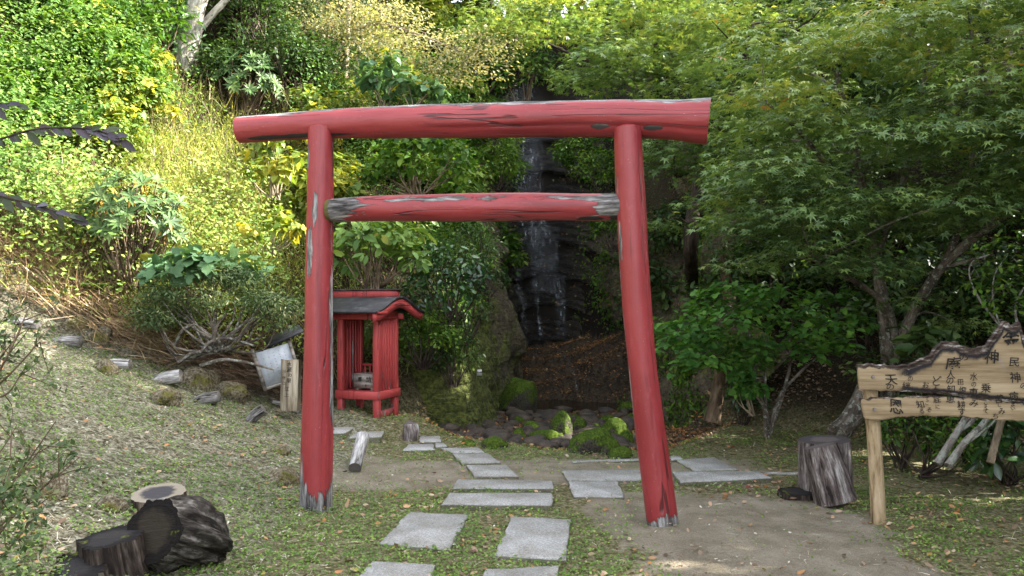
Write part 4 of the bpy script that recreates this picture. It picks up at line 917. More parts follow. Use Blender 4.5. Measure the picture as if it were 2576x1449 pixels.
gm('glossy_leaf', [(0, (.012, .045, .014)), (.7, (.03, .085, .022)), (1, (.07, .14, .03))], trans=.15, rough=.28, spec=.6)
gm('pale_leaf', [(0, (.14, .15, .085)), (.5, (.25, .25, .155)), (.85, (.36, .345, .235)), (1, (.36, .27, .15))], trans=.4)
gm('maple_leaf', [(0, (.06, .115, .038)), (.45, (.15, .235, .07)), (.7, (.25, .31, .08)), (.88, (.32, .33, .08)), (.97, (.36, .29, .07)), (1, (.38, .20, .05))], trans=.24, tcol=1.9, rough=.42, spec=.45)
gm('shade_leaf', [(0, (.022, .05, .015)), (.6, (.05, .095, .025)), (1, (.09, .14, .035))], trans=.3)  # dark green; its darkness also stands in for shade in the woodland gap
gm('trilobed_leaf', [(0, (.04, .12, .025)), (.6, (.075, .19, .035)), (1, (.13, .26, .045))], trans=.35)
gm('purple_leaf', [(0, (.035, .028, .045)), (.45, (.075, .06, .095)), (.6, (.03, .045, .018)), (.9, (.045, .06, .022)), (1, (.24, .07, .03))], trans=.3, rough=.45, spec=.4)
gm('straw', [(0, (.11, .065, .035)), (.5, (.25, .165, .09)), (1, (.45, .34, .21))], trans=.1)
gm('dry_stem', [(0, (.05, .03, .018)), (.6, (.12, .07, .04)), (1, (.22, .15, .09))], trans=.0)
gm('grass_blade', [(0, (.12, .17, .035)), (.5, (.23, .28, .06)), (.8, (.36, .37, .10)), (1, (.46, .41, .18))], trans=.4)
gm('clover_leaf', [(0, (.065, .13, .025)), (.6, (.13, .225, .045)), (1, (.24, .32, .08))], trans=.3)
gm('fallen_leaf', [(0, (.09, .055, .035)), (.3, (.18, .12, .08)), (.55, (.32, .22, .15)), (.75, (.40, .17, .05)), (.9, (.46, .38, .28)), (.96, (.12, .02, .025)), (1, (.35, .30, .06))], trans=.1)
gm('stream_leaf', [(0, (.05, .028, .015)), (.5, (.16, .075, .03)), (.85, (.32, .15, .05)), (1, (.36, .27, .15))], trans=.1)
gm('petal', [(0, (.7, .7, .72)), (1, (.8, .8, .8))], trans=.2)
BARK_GREY = bark_mat('grey_bark', (.035, .028, .022), (.10, .082, .065), (.22, .19, .16), lichen=.35)
BARK_DARK = bark_mat('dark_bark', (.014, .011, .009), (.04, .03, .023), (.09, .07, .055))
BARK_PALE = bark_mat('pale_bark', (.14, .12, .095), (.36, .33, .28), (.55, .52, .47), lichen=.3, moss=.15)
BARK_BROWN = bark_mat('brown_bark', (.05, .035, .022), (.12, .085, .055), (.22, .165, .11))
BARK_LICHEN = bark_mat('lichen_bark', (.07, .06, .05), (.16, .14, .12), (.30, .28, .25), lichen=.55)
BARK_TAN = bark_mat('tan_twig', (.10, .075, .05), (.22, .175, .12), (.34, .28, .20))

# ---------------------------------------------------------------- prototypes of bushes (base at the origin)
def make_bush(name, R, kind, mat, stemmat, n, size, k=26, cr=.3, seed=0, lift=.75, hang=.2, up=.7, var=None, inner=.45, stems=True, smat=None):
    L = Leaves(seed); rs = L.rs; R = np.asarray(R, float); c0 = np.array((0, 0, R[2] * lift))
    cl = bush_clumps(rs, R, k, inner) + c0
    for c in cl:
        m = max(3, int(n / k * rs.uniform(.5, 1.5))); bias = rs.rand()
        leaf_blob(L, kind, c, (cr * R[0] + .02, cr * R[1] + .02, cr * .75 * R[2] + .02), m, size, up=up, hang=hang, var=None if var is None else np.clip(rs.normal(bias * .75 + .1, .22, m), 0, 1))
    root = empty(name); L.build('foliage', mat, root)
    if stems:
        mb = MB()
        for c in cl[::2]:
            b = np.array((rs.uniform(-.15, .15) * R[0], rs.uniform(-.15, .15) * R[1], -.15)); m = (b + c) / 2 + rs.normal(size=3) * .12 * R.mean() - np.array((0, 0, .1 * R[2])); r = .008 + .012 * R.mean()
            tube(mb, [b, m, c * .96 + b * .04], [r, r * .7, r * .3], 5, 7, cap=False)
        mb.build('stems', stemmat, root, smooth=True)
    return root
def put(root, p, rz=0., sc=1., label=None, cat='bush', group=None, first=[None]):
    root.location = [float(v) for v in p]; root.rotation_euler = (0, 0, rz); root.scale = (sc, sc, sc) if np.isscalar(sc) else sc
    return tag(root, label, cat, group)
def at_slope(px, py, dz=0., pull=0.): p = hit(px, py, dz); p[1] -= pull; p[0] = (px - W0 / 2) / F * p[1]; p[2] = float(H(np.array(p[0]), np.array(p[1]))); return p

def clear_of_slabs(x, y, m):
    ok = np.ones(len(x), bool)
    for C in SLABQ:
        ins = np.ones(len(x), bool); c = C.mean(0)
        for i in range(4):
            a_, b_ = C[i, :2], C[(i + 1) % 4, :2]; e = b_ - a_; nn = np.array((-e[1], e[0])) / np.linalg.norm(e); sg_ = np.sign((c[:2] - a_) @ nn)
            ins &= sg_ * ((x - a_[0]) * nn[0] + (y - a_[1]) * nn[1]) > -m
        ok &= ~ins
    return ok
# ---------------------------------------------------------------- ground cover, litter and grass on the valley floor
rs = np.random.RandomState(8)
def scatter_floor(n, x0, x1, y0, y1, pw=1.0):
    y = y0 + (y1 - y0) * rs.rand(n) ** pw; x = rs.uniform(-1, 1, n) * (y * .86 + .5); m = (x > x0) & (x < x1)
    x, y = x[m], y[m]; return x, y
x, y = scatter_floor(390000, -7, 6, 2.2, 10, 1.25)
d, _ = _dist(x, y); q = xy0(x, y)
pth, bdm, hl, a1, a2 = gmask(x, y)
patch = fbm(q * 1.8 + 7, 4, 61); patch2 = fbm(q * 6, 3, 71)
lf = sstep(-.8, -2.0, x); near = gauss(np.hypot(x - 1.04, y - 5.5), 0, .5) + gauss(np.hypot(x + 1.4, y - 5.8), 0, .9) + gauss(x + .45 - .05 * (y - 5), 0, .35) * .5
dens = np.clip(sstep(.42, .58, patch * .55 + patch2 * .45 + .05 * lf + .12 * near) * (1 - pth * .96) * (1 - bdm) * sstep(.4, -.1, d), 0, 1)
m = (rs.rand(len(x)) < dens * .55) & clear_of_slabs(x, y, -.022); x, y = x[m], y[m]; z = H(x, y); k = len(x)
L = Leaves(9); nr = unit(np.stack([rs.normal(size=k) * .45, rs.normal(size=k) * .45 - .2, np.ones(k)], -1))
L.add('disc', np.stack([x, y, z + rs.rand(k) * .03 + .006], -1), np.cross(nr, rdir(rs, k)), nr, rs.uniform(.008, .019, k))
tag(L.build('ground_cover', G['clover_leaf']), kind='stuff')
# pale dry stalks and moss fluff on the bank
x, y = scatter_floor(180000, -7, 6, 2.2, 10, 1.2); d, _ = _dist(x, y); pth, bdm, hl, a1, a2 = gmask(x, y)
dens = (.18 + .82 * sstep(-.9, -2.0, x)) * (1 - .75 * pth) * (1 - bdm) * sstep(.3, -.1, d) * sstep(.35, .6, fbm(xy0(x, y) * 3.1, 3, 77))
m = (rs.rand(len(x)) < dens * .4) & clear_of_slabs(x, y, .03); x, y = x[m], y[m]; z = H(x, y); k = len(x)
L = Leaves(10); ax = unit(np.stack([rs.normal(size=k), rs.normal(size=k), np.abs(rs.normal(size=k)) * .22], -1)); up = unit(np.stack([rs.normal(size=k) * .4, rs.normal(size=k) * .4 - .3, np.ones(k)], -1))
L.add('blade', np.stack([x, y, z + .006 + rs.rand(k) * .012], -1), ax, up, rs.uniform(.025, .08, k))
tag(L.build('dry_grass', leaf_mat('dry_stalk', [(0, (.10, .085, .05)), (.4, (.26, .23, .15)), (1, (.55, .52, .42))], trans=.1)), kind='stuff')
# fallen leaves
x, y = scatter_floor(14000, -7, 6, 2.2, 10, 1.2); d, _ = _dist(x, y); pth, bdm, hl, a1, a2 = gmask(x, y)
m = rs.rand(len(x)) < (.25 + .75 * sstep(.4, .65, fbm(xy0(x, y) * 1.7, 3, 87))) * (1 - .75 * pth) * sstep(.8, .2, d) * (1 - bdm) * (clear_of_slabs(x, y, .02) | (rs.rand(len(x)) < .0)); x, y = x[m], y[m]; z = H(x, y); k = len(x)
L = Leaves(11); ax = unit(np.stack([rs.normal(size=k), rs.normal(size=k), rs.normal(size=k) * .25], -1)); up = unit(np.stack([rs.normal(size=k) * .5, rs.normal(size=k) * .5 - .15, np.ones(k)], -1))
L.add('dead', np.stack([x, y, z + .008 + .02 * rs.rand(k)], -1), ax, up, rs.uniform(.018, .062, k))
# pale chips, husks and bits of bark strewn over the bank
x, y = scatter_floor(72000, -7, 6, 2.2, 10, 1.2); d, _ = _dist(x, y); pth, bdm, hl, a1, a2 = gmask(x, y)
m = (rs.rand(len(x)) < (.10 + .9 * sstep(-.9, -2.1, x)) * sstep(.36, .6, fbm(xy0(x, y) * 2.3 + 4, 3, 88)) * .45 * sstep(.4, 0, d) * (1 - bdm)) & clear_of_slabs(x, y, .01); x, y = x[m], y[m]; z = H(x, y); k = len(x)
L3 = Leaves(13); ax = unit(np.stack([rs.normal(size=k), rs.normal(size=k), rs.normal(size=k) * .3], -1)); up = unit(np.stack([rs.normal(size=k) * .5, rs.normal(size=k) * .5 - .2, np.ones(k)], -1))
L3.add('dead', np.stack([x, y, z + .008 + .012 * rs.rand(k)], -1), ax, up, rs.uniform(.008, .026, k))
tag(L3.build('bark_chips', leaf_mat('pale_chip', [(0, (.12, .09, .06)), (.4, (.30, .26, .19)), (.8, (.50, .47, .40)), (1, (.62, .60, .56))], trans=.0)), kind='stuff')
# leaves washed into the ravine and resting on the slopes
x = rs.uniform(-1.2, 3.6, 34000); y = rs.uniform(8.5, 18.8, 34000); d, _ = _dist(x, y)
m = ((y > yedge(x)) & (d < .6) & (((y > 16.2) & (fbm(xy0(x, y) * 1.6, 3, 66) > .40)) | (rs.rand(len(x)) < .75)) & (H(x, y) > -.37)); x, y = x[m], y[m]; z = H(x, y); k = len(x)
L2 = Leaves(12); ax = unit(np.stack([rs.normal(size=k), rs.normal(size=k), rs.normal(size=k) * .3], -1)); up = unit(np.stack([rs.normal(size=k) * .5, rs.normal(size=k) * .5 - .5, np.ones(k)], -1))
km = rs.rand(k) < .85; L2.add('dead', np.stack([x, y, z + .015], -1)[km], ax[km], up[km], rs.uniform(.03, .07, km.sum()))
kk = rs.randint(0, M, 9000); jz = rs.randint(0, KZ, 9000); m = (wet[kk] > .1) | (kk > M * .6); kk, jz = kk[m], jz[m]
led = (saw[kk, jz] > .75) | (rs.rand(len(kk)) < .3); kk, jz = kk[led], jz[led]
p = cliffV[kk, jz] - np.stack([cn[kk, 0], cn[kk, 1], kk * 0], -1) * .03; k = len(p); nr = unit(np.stack([-cn[kk, 0], -cn[kk, 1], np.full(k, .6)], -1) + rs.normal(size=(k, 3)) * .4)
L2.add('dead', p, np.cross(nr, rdir(rs, k)), nr, rs.uniform(.03, .065, k))
tag(L2.build('stream_leaf_litter', G['stream_leaf']), kind='stuff')
# leaves on the dark soil of the right bank
x = rs.uniform(1.8, 8, 30000); y = rs.uniform(6, 15, 30000); d, _ = _dist(x, y); m = (d > -.3) & (d < 4) & (rs.rand(len(x)) < sstep(.4, .6, fbm(xy0(x, y) * 1.3, 3, 97))) & (np.abs(x) < y * .72); x, y = x[m], y[m]; z = H(x, y); k = len(x)
ax = unit(np.stack([rs.normal(size=k), rs.normal(size=k), rs.normal(size=k) * .4], -1)); up = unit(np.stack([rs.normal(size=k) * .5 - .3, rs.normal(size=k) * .5 - .3, np.ones(k)], -1))
L.add('dead', np.stack([x, y, z + .015], -1), ax, up, rs.uniform(.03, .07, k), np.clip(rs.normal(.25, .2, k), 0, 1))
tag(L.build('leaf_litter', G['fallen_leaf']), kind='stuff')

# ---------------------------------------------------------------- undergrowth covering the slopes (one uncountable mass each)
def slope_points(n, pxr, pyr, dmax=30):
    """points on the terrain seen in a window of the picture"""
    px = rs.uniform(*pxr, n); py = rs.uniform(*pyr, n); out = []
    dd = np.linspace(7, dmax, 220)
    for a in range(0, n, 4000):
        X = (px[a:a + 4000, None] - W0 / 2) / F * dd; Zr = EYE + (HOR - py[a:a + 4000, None]) / F * dd
        gz = Hc(X, np.broadcast_to(dd, X.shape)); hitm = Zr <= gz; k = np.argmax(hitm, 1); ok = hitm.any(1)
        r = np.arange(len(k)); out.append(np.stack([X[r, k], dd[k], gz[r, k]], -1)[ok])
    return np.concatenate(out)
from functools import lru_cache
def Hc(X, Y):     # fast look-up in the terrain grid
    i = np.clip(np.searchsorted(gx, X) - 1, 0, NX - 2); j = np.clip(np.searchsorted(gy, Y) - 1, 0, NY - 2)
    u = np.clip((X - gx[i]) / (gx[i + 1] - gx[i]), 0, 1); v = np.clip((Y - gy[j]) / (gy[j + 1] - gy[j]), 0, 1)
    return (GZ[i, j] * (1 - u) + GZ[i + 1, j] * u) * (1 - v) + (GZ[i, j + 1] * (1 - u) + GZ[i + 1, j + 1] * u) * v
p = slope_points(19500, (-500, 1300), (-60, 1010))
d, par = _dist(p[:, 0], p[:, 1]); p = p[d > .25]; 
cl = fbm(p * 1.1, 3, 120); grass = gauss(p[:, 0] / p[:, 1] * F + W0 / 2, 540, 250) * gauss(HOR - (p[:, 2] - EYE) / p[:, 1] * F, 520, 210)
wood = np.clip(1.4 * gauss(p[:, 0] / p[:, 1] * F + W0 / 2, 730, 190) * gauss(HOR - (p[:, 2] - EYE) / p[:, 1] * F, 110, 170), 0, 1)
L = Leaves(20); m = (rs.rand(len(p)) > grass * 1.15) & (cl > .47) & (rs.rand(len(p)) > np.maximum(wood, gauss(p[:, 0] / p[:, 1] * F + W0 / 2, 475, 60) * gauss(HOR - (p[:, 2] - EYE) / p[:, 1] * F, 120, 120))); q = p[m]
for sub in range(7):
    k = len(q); off = rs.normal(size=(k, 3)) * (.16, .16, .1) + (0, -.05, .14 + .38 * sub / 6); off[:, 2] *= (.35 + 2.4 * sstep(.44, .66, fbm(q * 1.1, 3, 120)))
    nr = unit(np.stack([rs.normal(size=k) * .5 + .25, rs.normal(size=k) * .5 - .45, np.full(k, .8)], -1))
    L.add('small', q + off, np.cross(nr, rdir(rs, k)), nr, rs.uniform(.03, .08, k), np.clip(fbm(q * .6, 3, 130) * 1.4 - .2 + rs.normal(size=k) * .14, 0, 1))
tag(L.build('undergrowth', G['bright_leaf']), kind='stuff')
L = Leaves(21); m = (rs.rand(len(p)) < grass * 1.7 + .04) & (rs.rand(len(p)) > wood); q = p[m]
for sub in range(10):
    k = len(q); ax = unit(np.stack([rs.normal(size=k) * .6 + .2, rs.normal(size=k) * .6 - .5, np.full(k, .9)], -1))
    L.add('stalk', q + rs.normal(size=(k, 3)) * (.14, .14, .02), ax, unit(rs.normal(size=(k, 3)) + (0, -1, .5)), rs.uniform(.12, .36, k))
    if sub < 9: 
        nr = unit(np.stack([rs.normal(size=k) * .6, rs.normal(size=k) * .6 - .3, np.full(k, .7)], -1)); L.add('small', q + rs.normal(size=(k, 3)) * (.15, .15, .09) + (0, 0, .2), np.cross(nr, rdir(rs, k)), nr, rs.uniform(.02, .05, k))
tag(L.build('tall_grass', G['grass_blade']), kind='stuff')
# dry stems standing among the undergrowth
L = Leaves(22); q = p[rs.rand(len(p)) < .12]
for sub in range(5):
    k = len(q); ax = unit(np.stack([rs.normal(size=k) * .45, rs.normal(size=k) * .45 - .1, np.full(k, 1.)], -1)); L.add('stalk', q + rs.normal(size=(k, 3)) * (.15, .15, .02), ax, unit(rs.normal(size=(k, 3))), rs.uniform(.25, .6, k))
tag(L.build('dead_stems', G['dry_stem']), kind='stuff')
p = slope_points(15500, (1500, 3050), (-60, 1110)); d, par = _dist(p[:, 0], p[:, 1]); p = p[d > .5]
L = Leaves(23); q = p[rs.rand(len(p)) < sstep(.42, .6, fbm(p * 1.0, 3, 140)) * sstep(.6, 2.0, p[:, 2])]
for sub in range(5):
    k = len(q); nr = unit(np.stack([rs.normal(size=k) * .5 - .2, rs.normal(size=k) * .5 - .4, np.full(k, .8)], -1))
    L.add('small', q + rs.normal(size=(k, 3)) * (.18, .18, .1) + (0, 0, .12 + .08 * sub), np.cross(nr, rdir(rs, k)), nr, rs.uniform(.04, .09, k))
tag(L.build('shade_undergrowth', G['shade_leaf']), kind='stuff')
# ivy and ferns clinging to the ravine walls
L = Leaves(24); kk = rs.randint(0, M, 60000); jz = rs.randint(0, KZ, 60000); pz = cliffV[kk, jz]
un = kk / M; den = (1 - wet[kk]) * np.where(un > .55, sstep(.45, .56, fbm(pz * 1.2, 3, 150)) * .9, sstep(.5, .62, fbm(pz * 1.2, 3, 150)) * sstep(.4, 1.0, pz[:, 2] / ctop[kk]))
m = rs.rand(len(kk)) < den; kk, jz, pz = kk[m], jz[m], pz[m]; k = len(kk)
nn_ = np.stack([-cn[kk, 0], -cn[kk, 1], np.full(k, .35)], -1); nr = unit(nn_ + rs.normal(size=(k, 3)) * .4)
L.add('small', pz + nn_ * rs.uniform(.02, .16, (k, 1)), unit(np.cross(nr, rdir(rs, k)) - (0, 0, .5)), nr, rs.uniform(.05, .11, k))
tag(L.build('ivy', G['fresh_leaf']), kind='stuff')

# ---------------------------------------------------------------- filler bushes of the slopes, in five kinds
kinds = [
 ('leafy_bush', make_bush('leafy_bush', (.55, .55, .5), 'small', G['bright_leaf'], BARK_BROWN, 1500, .075, 24, .34, 31, var=1), 'green small leaved bush growing among the sunlit slope plants', 'small leaved bushes of the sunlit slope'),
 ('yellow_bush', make_bush('yellow_bush', (.5, .5, .45), 'heart', G['yellowgreen_leaf'], BARK_BROWN, 520, .10, 20, .36, 32, var=1), 'yellow green broad leaved bush growing among the sunlit slope plants', 'yellow green bushes of the sunlit slope'),
 ('broadleaf_bush', make_bush('broadleaf_bush', (.55, .55, .5), 'oval', G['fresh_leaf'], BARK_BROWN, 800, .11, 24, .34, 33, var=1), 'deep green oval leaved bush growing among the sunlit slope plants', 'oval leaved bushes of the sunlit slope'),
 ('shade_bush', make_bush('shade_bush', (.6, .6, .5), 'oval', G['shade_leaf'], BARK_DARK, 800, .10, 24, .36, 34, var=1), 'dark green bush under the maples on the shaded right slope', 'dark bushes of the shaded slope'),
]
def fill(kind, spots, sc0, sc1, first=True):
    nm, pr, lab, grp = kind; tag(pr, lab, 'bush', grp)
    for i, (px, py, pull) in enumerate(spots):
        p = at_slope(px, py, 0, pull); s = rs.uniform(sc0, sc1) * (p[1] / 12) ** .5; rz = rs.uniform(0, 6.28)
        if i == 0: put(pr, p, rz, s, lab, 'bush', grp)
        else: copy_tree(pr, p, rz, s)
def spots(n, pxr, pyr, avoid=()):
    out = []
    while len(out) < n:
        a, b = rs.uniform(*pxr), rs.uniform(*pyr)
        if any(abs(a - u) < w and abs(b - v) < h for u, v, w, h in avoid): continue
        out.append((a, b, 0.))
    return out
av = [(520, 500, 250, 170), (740, 130, 200, 190), (480, 170, 110, 190)]
fill(kinds[0], spots(40, (-60, 1250), (-40, 480), av) + spots(8, (860, 1200), (300, 620)), .65, 1.25)
fill(kinds[1], spots(18, (250, 900), (180, 620), av) + spots(10, (850, 1250), (60, 480)), .6, 1.0)
fill(kinds[2], spots(16, (-40, 480), (0, 400), av) + spots(18, (840, 1250), (250, 720)), .7, 1.2)
gap = ('woodland_bush', make_bush('woodland_bush', (.6, .6, .5), 'small', G['shade_leaf'], BARK_DARK, 1300, .075, 24, .36, 35, var=1), 'bush coloured dark as shade in the woodland gap behind the slender pale tree', 'dark bushes of the woodland gap')  # dark leaf colour stands in for the missing shade of this gap
fill(gap, spots(26, (550, 880), (-50, 270)), .7, 1.2)
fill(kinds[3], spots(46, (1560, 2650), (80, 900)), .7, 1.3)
# ---------------------------------------------------------------- trees
def grow_tree(name, base, limbs, tips, leafkind, lmat, bmat, leafsize, nleaf, padr, label, cat='tree', group=None, seed=0, flat=.13, hang=.3, varf=None, twig=.006, up=1.0, sides=9, wob=.12, pads=None, jit=.3):
    """limbs: polylines with radii (world), tips: pad centres; every pad is joined to the nearest limb by a thin bent branch"""
    base = np.asarray(base, float); root = empty(name, base, label, cat, group); b = Vector(root.location)
    mb = MB(); nodes = []
    for i, (pts, rad) in enumerate(limbs):
        n = max(12, len(pts) * 7); p, r = tube(mb, pts, rad, sides, n, wob, seed + i, freq=3); nodes += list(zip(p[2:], r[2:]))
    NP = np.array([q[0] for q in nodes]); NR = np.array([q[1] for q in nodes])
    L = Leaves(seed); rs = L.rs
    for t, pr in tips:
        t = np.asarray(t, float); dd = np.linalg.norm(NP - t, axis=1) + np.where(NP[:, 2] > t[2] + .1, 1.0, 0); k = int(np.argmin(dd)); a = NP[k]
        m = (a + t) / 2 + rs.normal(size=3) * .12 * np.linalg.norm(t - a) + np.array((0, 0, .06)); r0 = min(NR[k] * .6, twig * (1.5 + 1.6 * np.linalg.norm(t - a)))
        p, r = tube(mb, [a, m, t], [r0, r0 * .7, twig * .5], 5, 8, cap=False)
        NP = np.vstack([NP, p[3:]]); NR = np.concatenate([NR, r[3:]])
        n = int(nleaf * (pr / padr) ** 1.6 * rs.uniform(.7, 1.3)); 
        an = rs.uniform(0, 6.283, n); rr = np.sqrt(rs.rand(n)); dx = np.stack([np.cos(an) * rr, np.sin(an) * rr, np.zeros(n)], -1)
        z = rs.normal(size=n) * flat * .5 - rr ** 2 * flat * .9
        pos = t + dx * pr * np.array((1.1, .9, 1)) + np.stack([z * 0, z * 0, z * pr * 1.6], -1)
        nr = unit(dx * .35 + np.array((0, 0, up)) + rs.normal(size=(n, 3)) * jit); ax = unit(dx + rs.normal(size=(n, 3)) * .5 - np.array((0, 0, hang)))
        ax = unit(ax - nr * np.sum(ax * nr, 1)[:, None] * .8)
        var = rs.rand(n) if varf is None else varf(pos, rs) + .12 * rs.normal()
        L.add(leafkind, pos, ax, nr, leafsize * rs.uniform(.65, 1.25, n), var)
        for s in range(3):   # fine twigs of the spray
            e = t + np.array((math.cos(s * 2.1 + t[0] * 9), math.sin(s * 2.1 + t[0] * 9), -.12)) * pr * .8; tube(mb, [t - (t - a) * .05, (t + e) / 2 + (0, 0, .03), e], [twig * .5, twig * .4, twig * .25], 3, 5, cap=False)
    tr = attach(mb.build('trunk', bmat, smooth=True), root); cr = attach(L.build('crown', lmat), root)
    return root
def pads_in(rs, n, win, d, r, excl=()):
    out = []
    while len(out) < n:
        px, py = rs.uniform(win[0], win[2]), rs.uniform(win[1], win[3])
        if any(a <= px <= c and b_ <= py <= e for a, b_, c, e in excl): continue
        out.append((P(px, py, rs.uniform(*d)), rs.uniform(*r)))
    return out
def mvar(lo, hi, c=.3):   # higher leaves take lighter, yellower ramp values
    def f(p, rs): return np.clip(rs.normal(c, .16, len(p)) + .30 * sstep(lo, hi, p[:, 2]) + .22 * (fbm(p * 1.3, 2, 9) - .5), 0, 1)
    return f
def PP(*a): return [P(*q) for q in a]
rs = np.random.RandomState(77)
# the forked maple behind the sign
tips = pads_in(rs, 62, (1880, -40, 2700, 560), (6.6, 8.8), (.4, .72)) + pads_in(rs, 16, (1830, 380, 2640, 740), (6.9, 8.6), (.3, .5), [(2380, 560, 2700, 800)])
tips += [(P(x, y, d), r) for x, y, d, r in [(2060, 470, 7.0, .5), (2150, 660, 7.2, .5), (2050, 620, 7.2, .5), (2330, 560, 7.4, .45), (2000, 300, 7.0, .5), (2300, 750, 8.2, .4), (2400, 810, 8.2, .35), (2330, 860, 8.0, .3), (1900, 480, 7.3, .45), (1840, 540, 7.6, .4), (2200, 490, 6.8, .5), (2450, 500, 7.2, .45), (1960, 230, 6.8, .5), (2480, 320, 6.6, .55), (2250, 330, 6.6, .55)]]
mb_ = P(2238, 960, 8.5)
limbs = [(PP((2236, 1010, 8.5), (2240, 930, 8.5), (2228, 820, 8.5), (2212, 700, 8.45), (2190, 560, 8.3), (2160, 420, 8.0), (2120, 250, 7.7), (2080, 80, 7.5)), [.10, .095, .075, .06, .05, .04, .03, .015]),
         (PP((2240, 940, 8.5), (2258, 880, 8.45), (2300, 780, 8.3), (2370, 670, 8.1), (2460, 590, 7.9), (2560, 520, 7.7), (2680, 430, 7.5)), [.07, .06, .055, .05, .045, .035, .02]),
         (PP((2252, 900, 8.48), (2250, 840, 8.4), (2232, 770, 8.2), (2170, 720, 7.9), (2100, 680, 7.6), (2040, 640, 7.3)), [.045, .04, .035, .028, .022, .012]),
         (PP((2370, 670, 8.1), (2420, 560, 7.9), (2440, 440, 7.7), (2460, 250, 7.4), (2440, 60, 7.2)), [.035, .032, .028, .02, .012]),
         (PP((2205, 640, 8.4), (2260, 500, 8.1), (2300, 330, 7.8), (2340, 120, 7.4)), [.04, .035, .025, .014]),
         (PP((2190, 560, 8.3), (2100, 440, 8.0), (2010, 330, 7.6), (1930, 260, 7.3)), [.035, .03, .022, .012]),
         (PP((2330, 690, 8.15), (2420, 660, 8.0), (2500, 640, 7.9)), [.022, .018, .01])]
grow_tree('maple_tree', mb_ + (0, 0, -.25), limbs, tips, 'maple', G['maple_leaf'], BARK_GREY, .075, 190, .5, 'big forked maple with layered star leaves behind the sign board', seed=401, varf=mvar(2.6, 4.6, .26))
# maples farther up the right slope
def maple2(bx, by, win, n, d, label, seed, lim, c=.30, size=.085, nl=170, extra=()):
    p = at_slope(bx, by); grow_tree('maple_tree', p, [(np.vstack([p - (0, 0, .2), lim[0][0]]), lim[0][1])] + lim[1:], [q for q in pads_in(rs, n, win, d, (.4, .75)) if not (1230 < q[0][0] / q[0][1] * F + W0 / 2 < 1450 and HOR - (q[0][2] - EYE) / q[0][1] * F > 95)] + list(extra), 'maple', G['maple_leaf'], BARK_DARK, size, nl, .55, label, seed=seed, varf=mvar(4.5, 7.5, c))
maple2(1745, 735, (1620, -30, 2150, 380), 44, (9.2, 12.5), 'maple with a bare dark lower trunk on the slope right of the gate', 403, [(PP((1738, 640, 10.8), (1750, 500, 10.9), (1800, 330, 11), (1860, 200, 11), (1890, 60, 11)), [.11, .10, .09, .08, .06, .03]), (PP((1800, 330, 11), (1740, 420, 10.6), (1700, 450, 10.3)), [.05, .04, .02]), (PP((1850, 210, 11), (1950, 120, 10.7), (2050, 40, 10.4)), [.05, .035, .015]), (PP((1745, 410, 10.6), (1800, 380, 10.3), (1830, 390, 10.1)), [.04, .03, .02])], extra=[(P(1690, 320, 9.6), .5), (P(1800, 500, 9.4), .45), (P(1700, 420, 10), .45), (P(1850, 430, 9.2), .5), (P(1660, 560, 10.5), .4)])
maple2(1660, 250, (1240, -40, 1780, 215), 44, (11.5, 15), 'maple arching over the head of the waterfall', 405, [(PP((1655, 150, 14), (1665, 90, 13.6), (1680, 0, 13.2), (1690, -60, 13)), [.1, .09, .08, .06, .04]), (PP((1660, 130, 13.9), (1600, 140, 13.2), (1540, 165, 12.8), (1470, 150, 12.4), (1380, 110, 12)), [.06, .05, .045, .03, .015]), (PP((1662, 100, 13.7), (1760, 60, 13), (1850, 65, 12.4), (1930, 80, 12)), [.05, .04, .03, .015]), (PP((1660, 115, 13.8), (1640, 50, 13.3), (1590, 20, 12.9), (1500, -20, 12.4)), [.05, .04, .03, .012])], .30, .09, 170)
# bare stems and leaning trunks on the right slope
for i, (pts, rad, lab) in enumerate([
    (PP((1818, 640, 11.2), (1830, 720, 11.2), (1845, 800, 11.1)), [.055, .075, .09], 'brown leaning trunk standing behind the three lobed shrub'),
    (PP((1800, 860, 9.6), (1812, 930, 9.6), (1800, 1010, 9.5), (1790, 1060, 9.5)), [.05, .075, .085, .11], 'brown rooted trunk on the dark slope below the three lobed shrub'),
    (PP((2195, 930, 8.4), (2170, 1000, 8.2), (2135, 1060, 8.1), (2105, 1090, 8.0)), [.09, .10, .10, .11], 'lichen spotted trunk base leaning behind the left end of the sign')]):
    base = np.asarray(pts[-1]); r = empty('leaning_tree', base, lab, 'tree', 'leaning trunks on the right slope'); mb = MB(); tube(mb, [p for p in pts], rad, 16, 40, .15, 410 + i); attach(mb.build('trunk', BARK_GREY if i == 2 else BARK_BROWN, smooth=True), r)
    L = Leaves(415 + i); leaf_blob(L, 'small', pts[0] + (0, 0, .05), (.35, .3, .2), 160, .07); attach(L.build('crown', G['shade_leaf']), r)
# multi-stemmed shrub with pale bare stems
p0 = hit(1930, 1105); limbs = []
for q in [((1935, 1060), (1900, 960), (1890, 850), (1850, 800)), ((1950, 1050), (1985, 930), (1990, 830), (2010, 780)), ((1928, 1050), (1925, 950), (1930, 850)), ((1960, 1000), (2020, 930), (2080, 880)), ((1915, 1010), (1840, 950), (1800, 900))]:
    limbs.append((np.vstack([p0, [P(a, b, p0[1] - .02 * k) for k, (a, b) in enumerate(q)]]), [.03, .022, .015, .008]))
tips = [(P(x, y, p0[1] + rs.uniform(-.7, .3)), rs.uniform(.22, .42)) for x, y in [(1730, 810), (1780, 850), (1760, 890), (1830, 790), (1850, 850), (1900, 760), (1960, 800), (2020, 780), (2060, 830), (2110, 860), (1900, 880), (1990, 860), (2090, 740), (1800, 760), (1870, 900), (2040, 880), (1950, 730), (1830, 720), (2130, 800), (1720, 850)]]
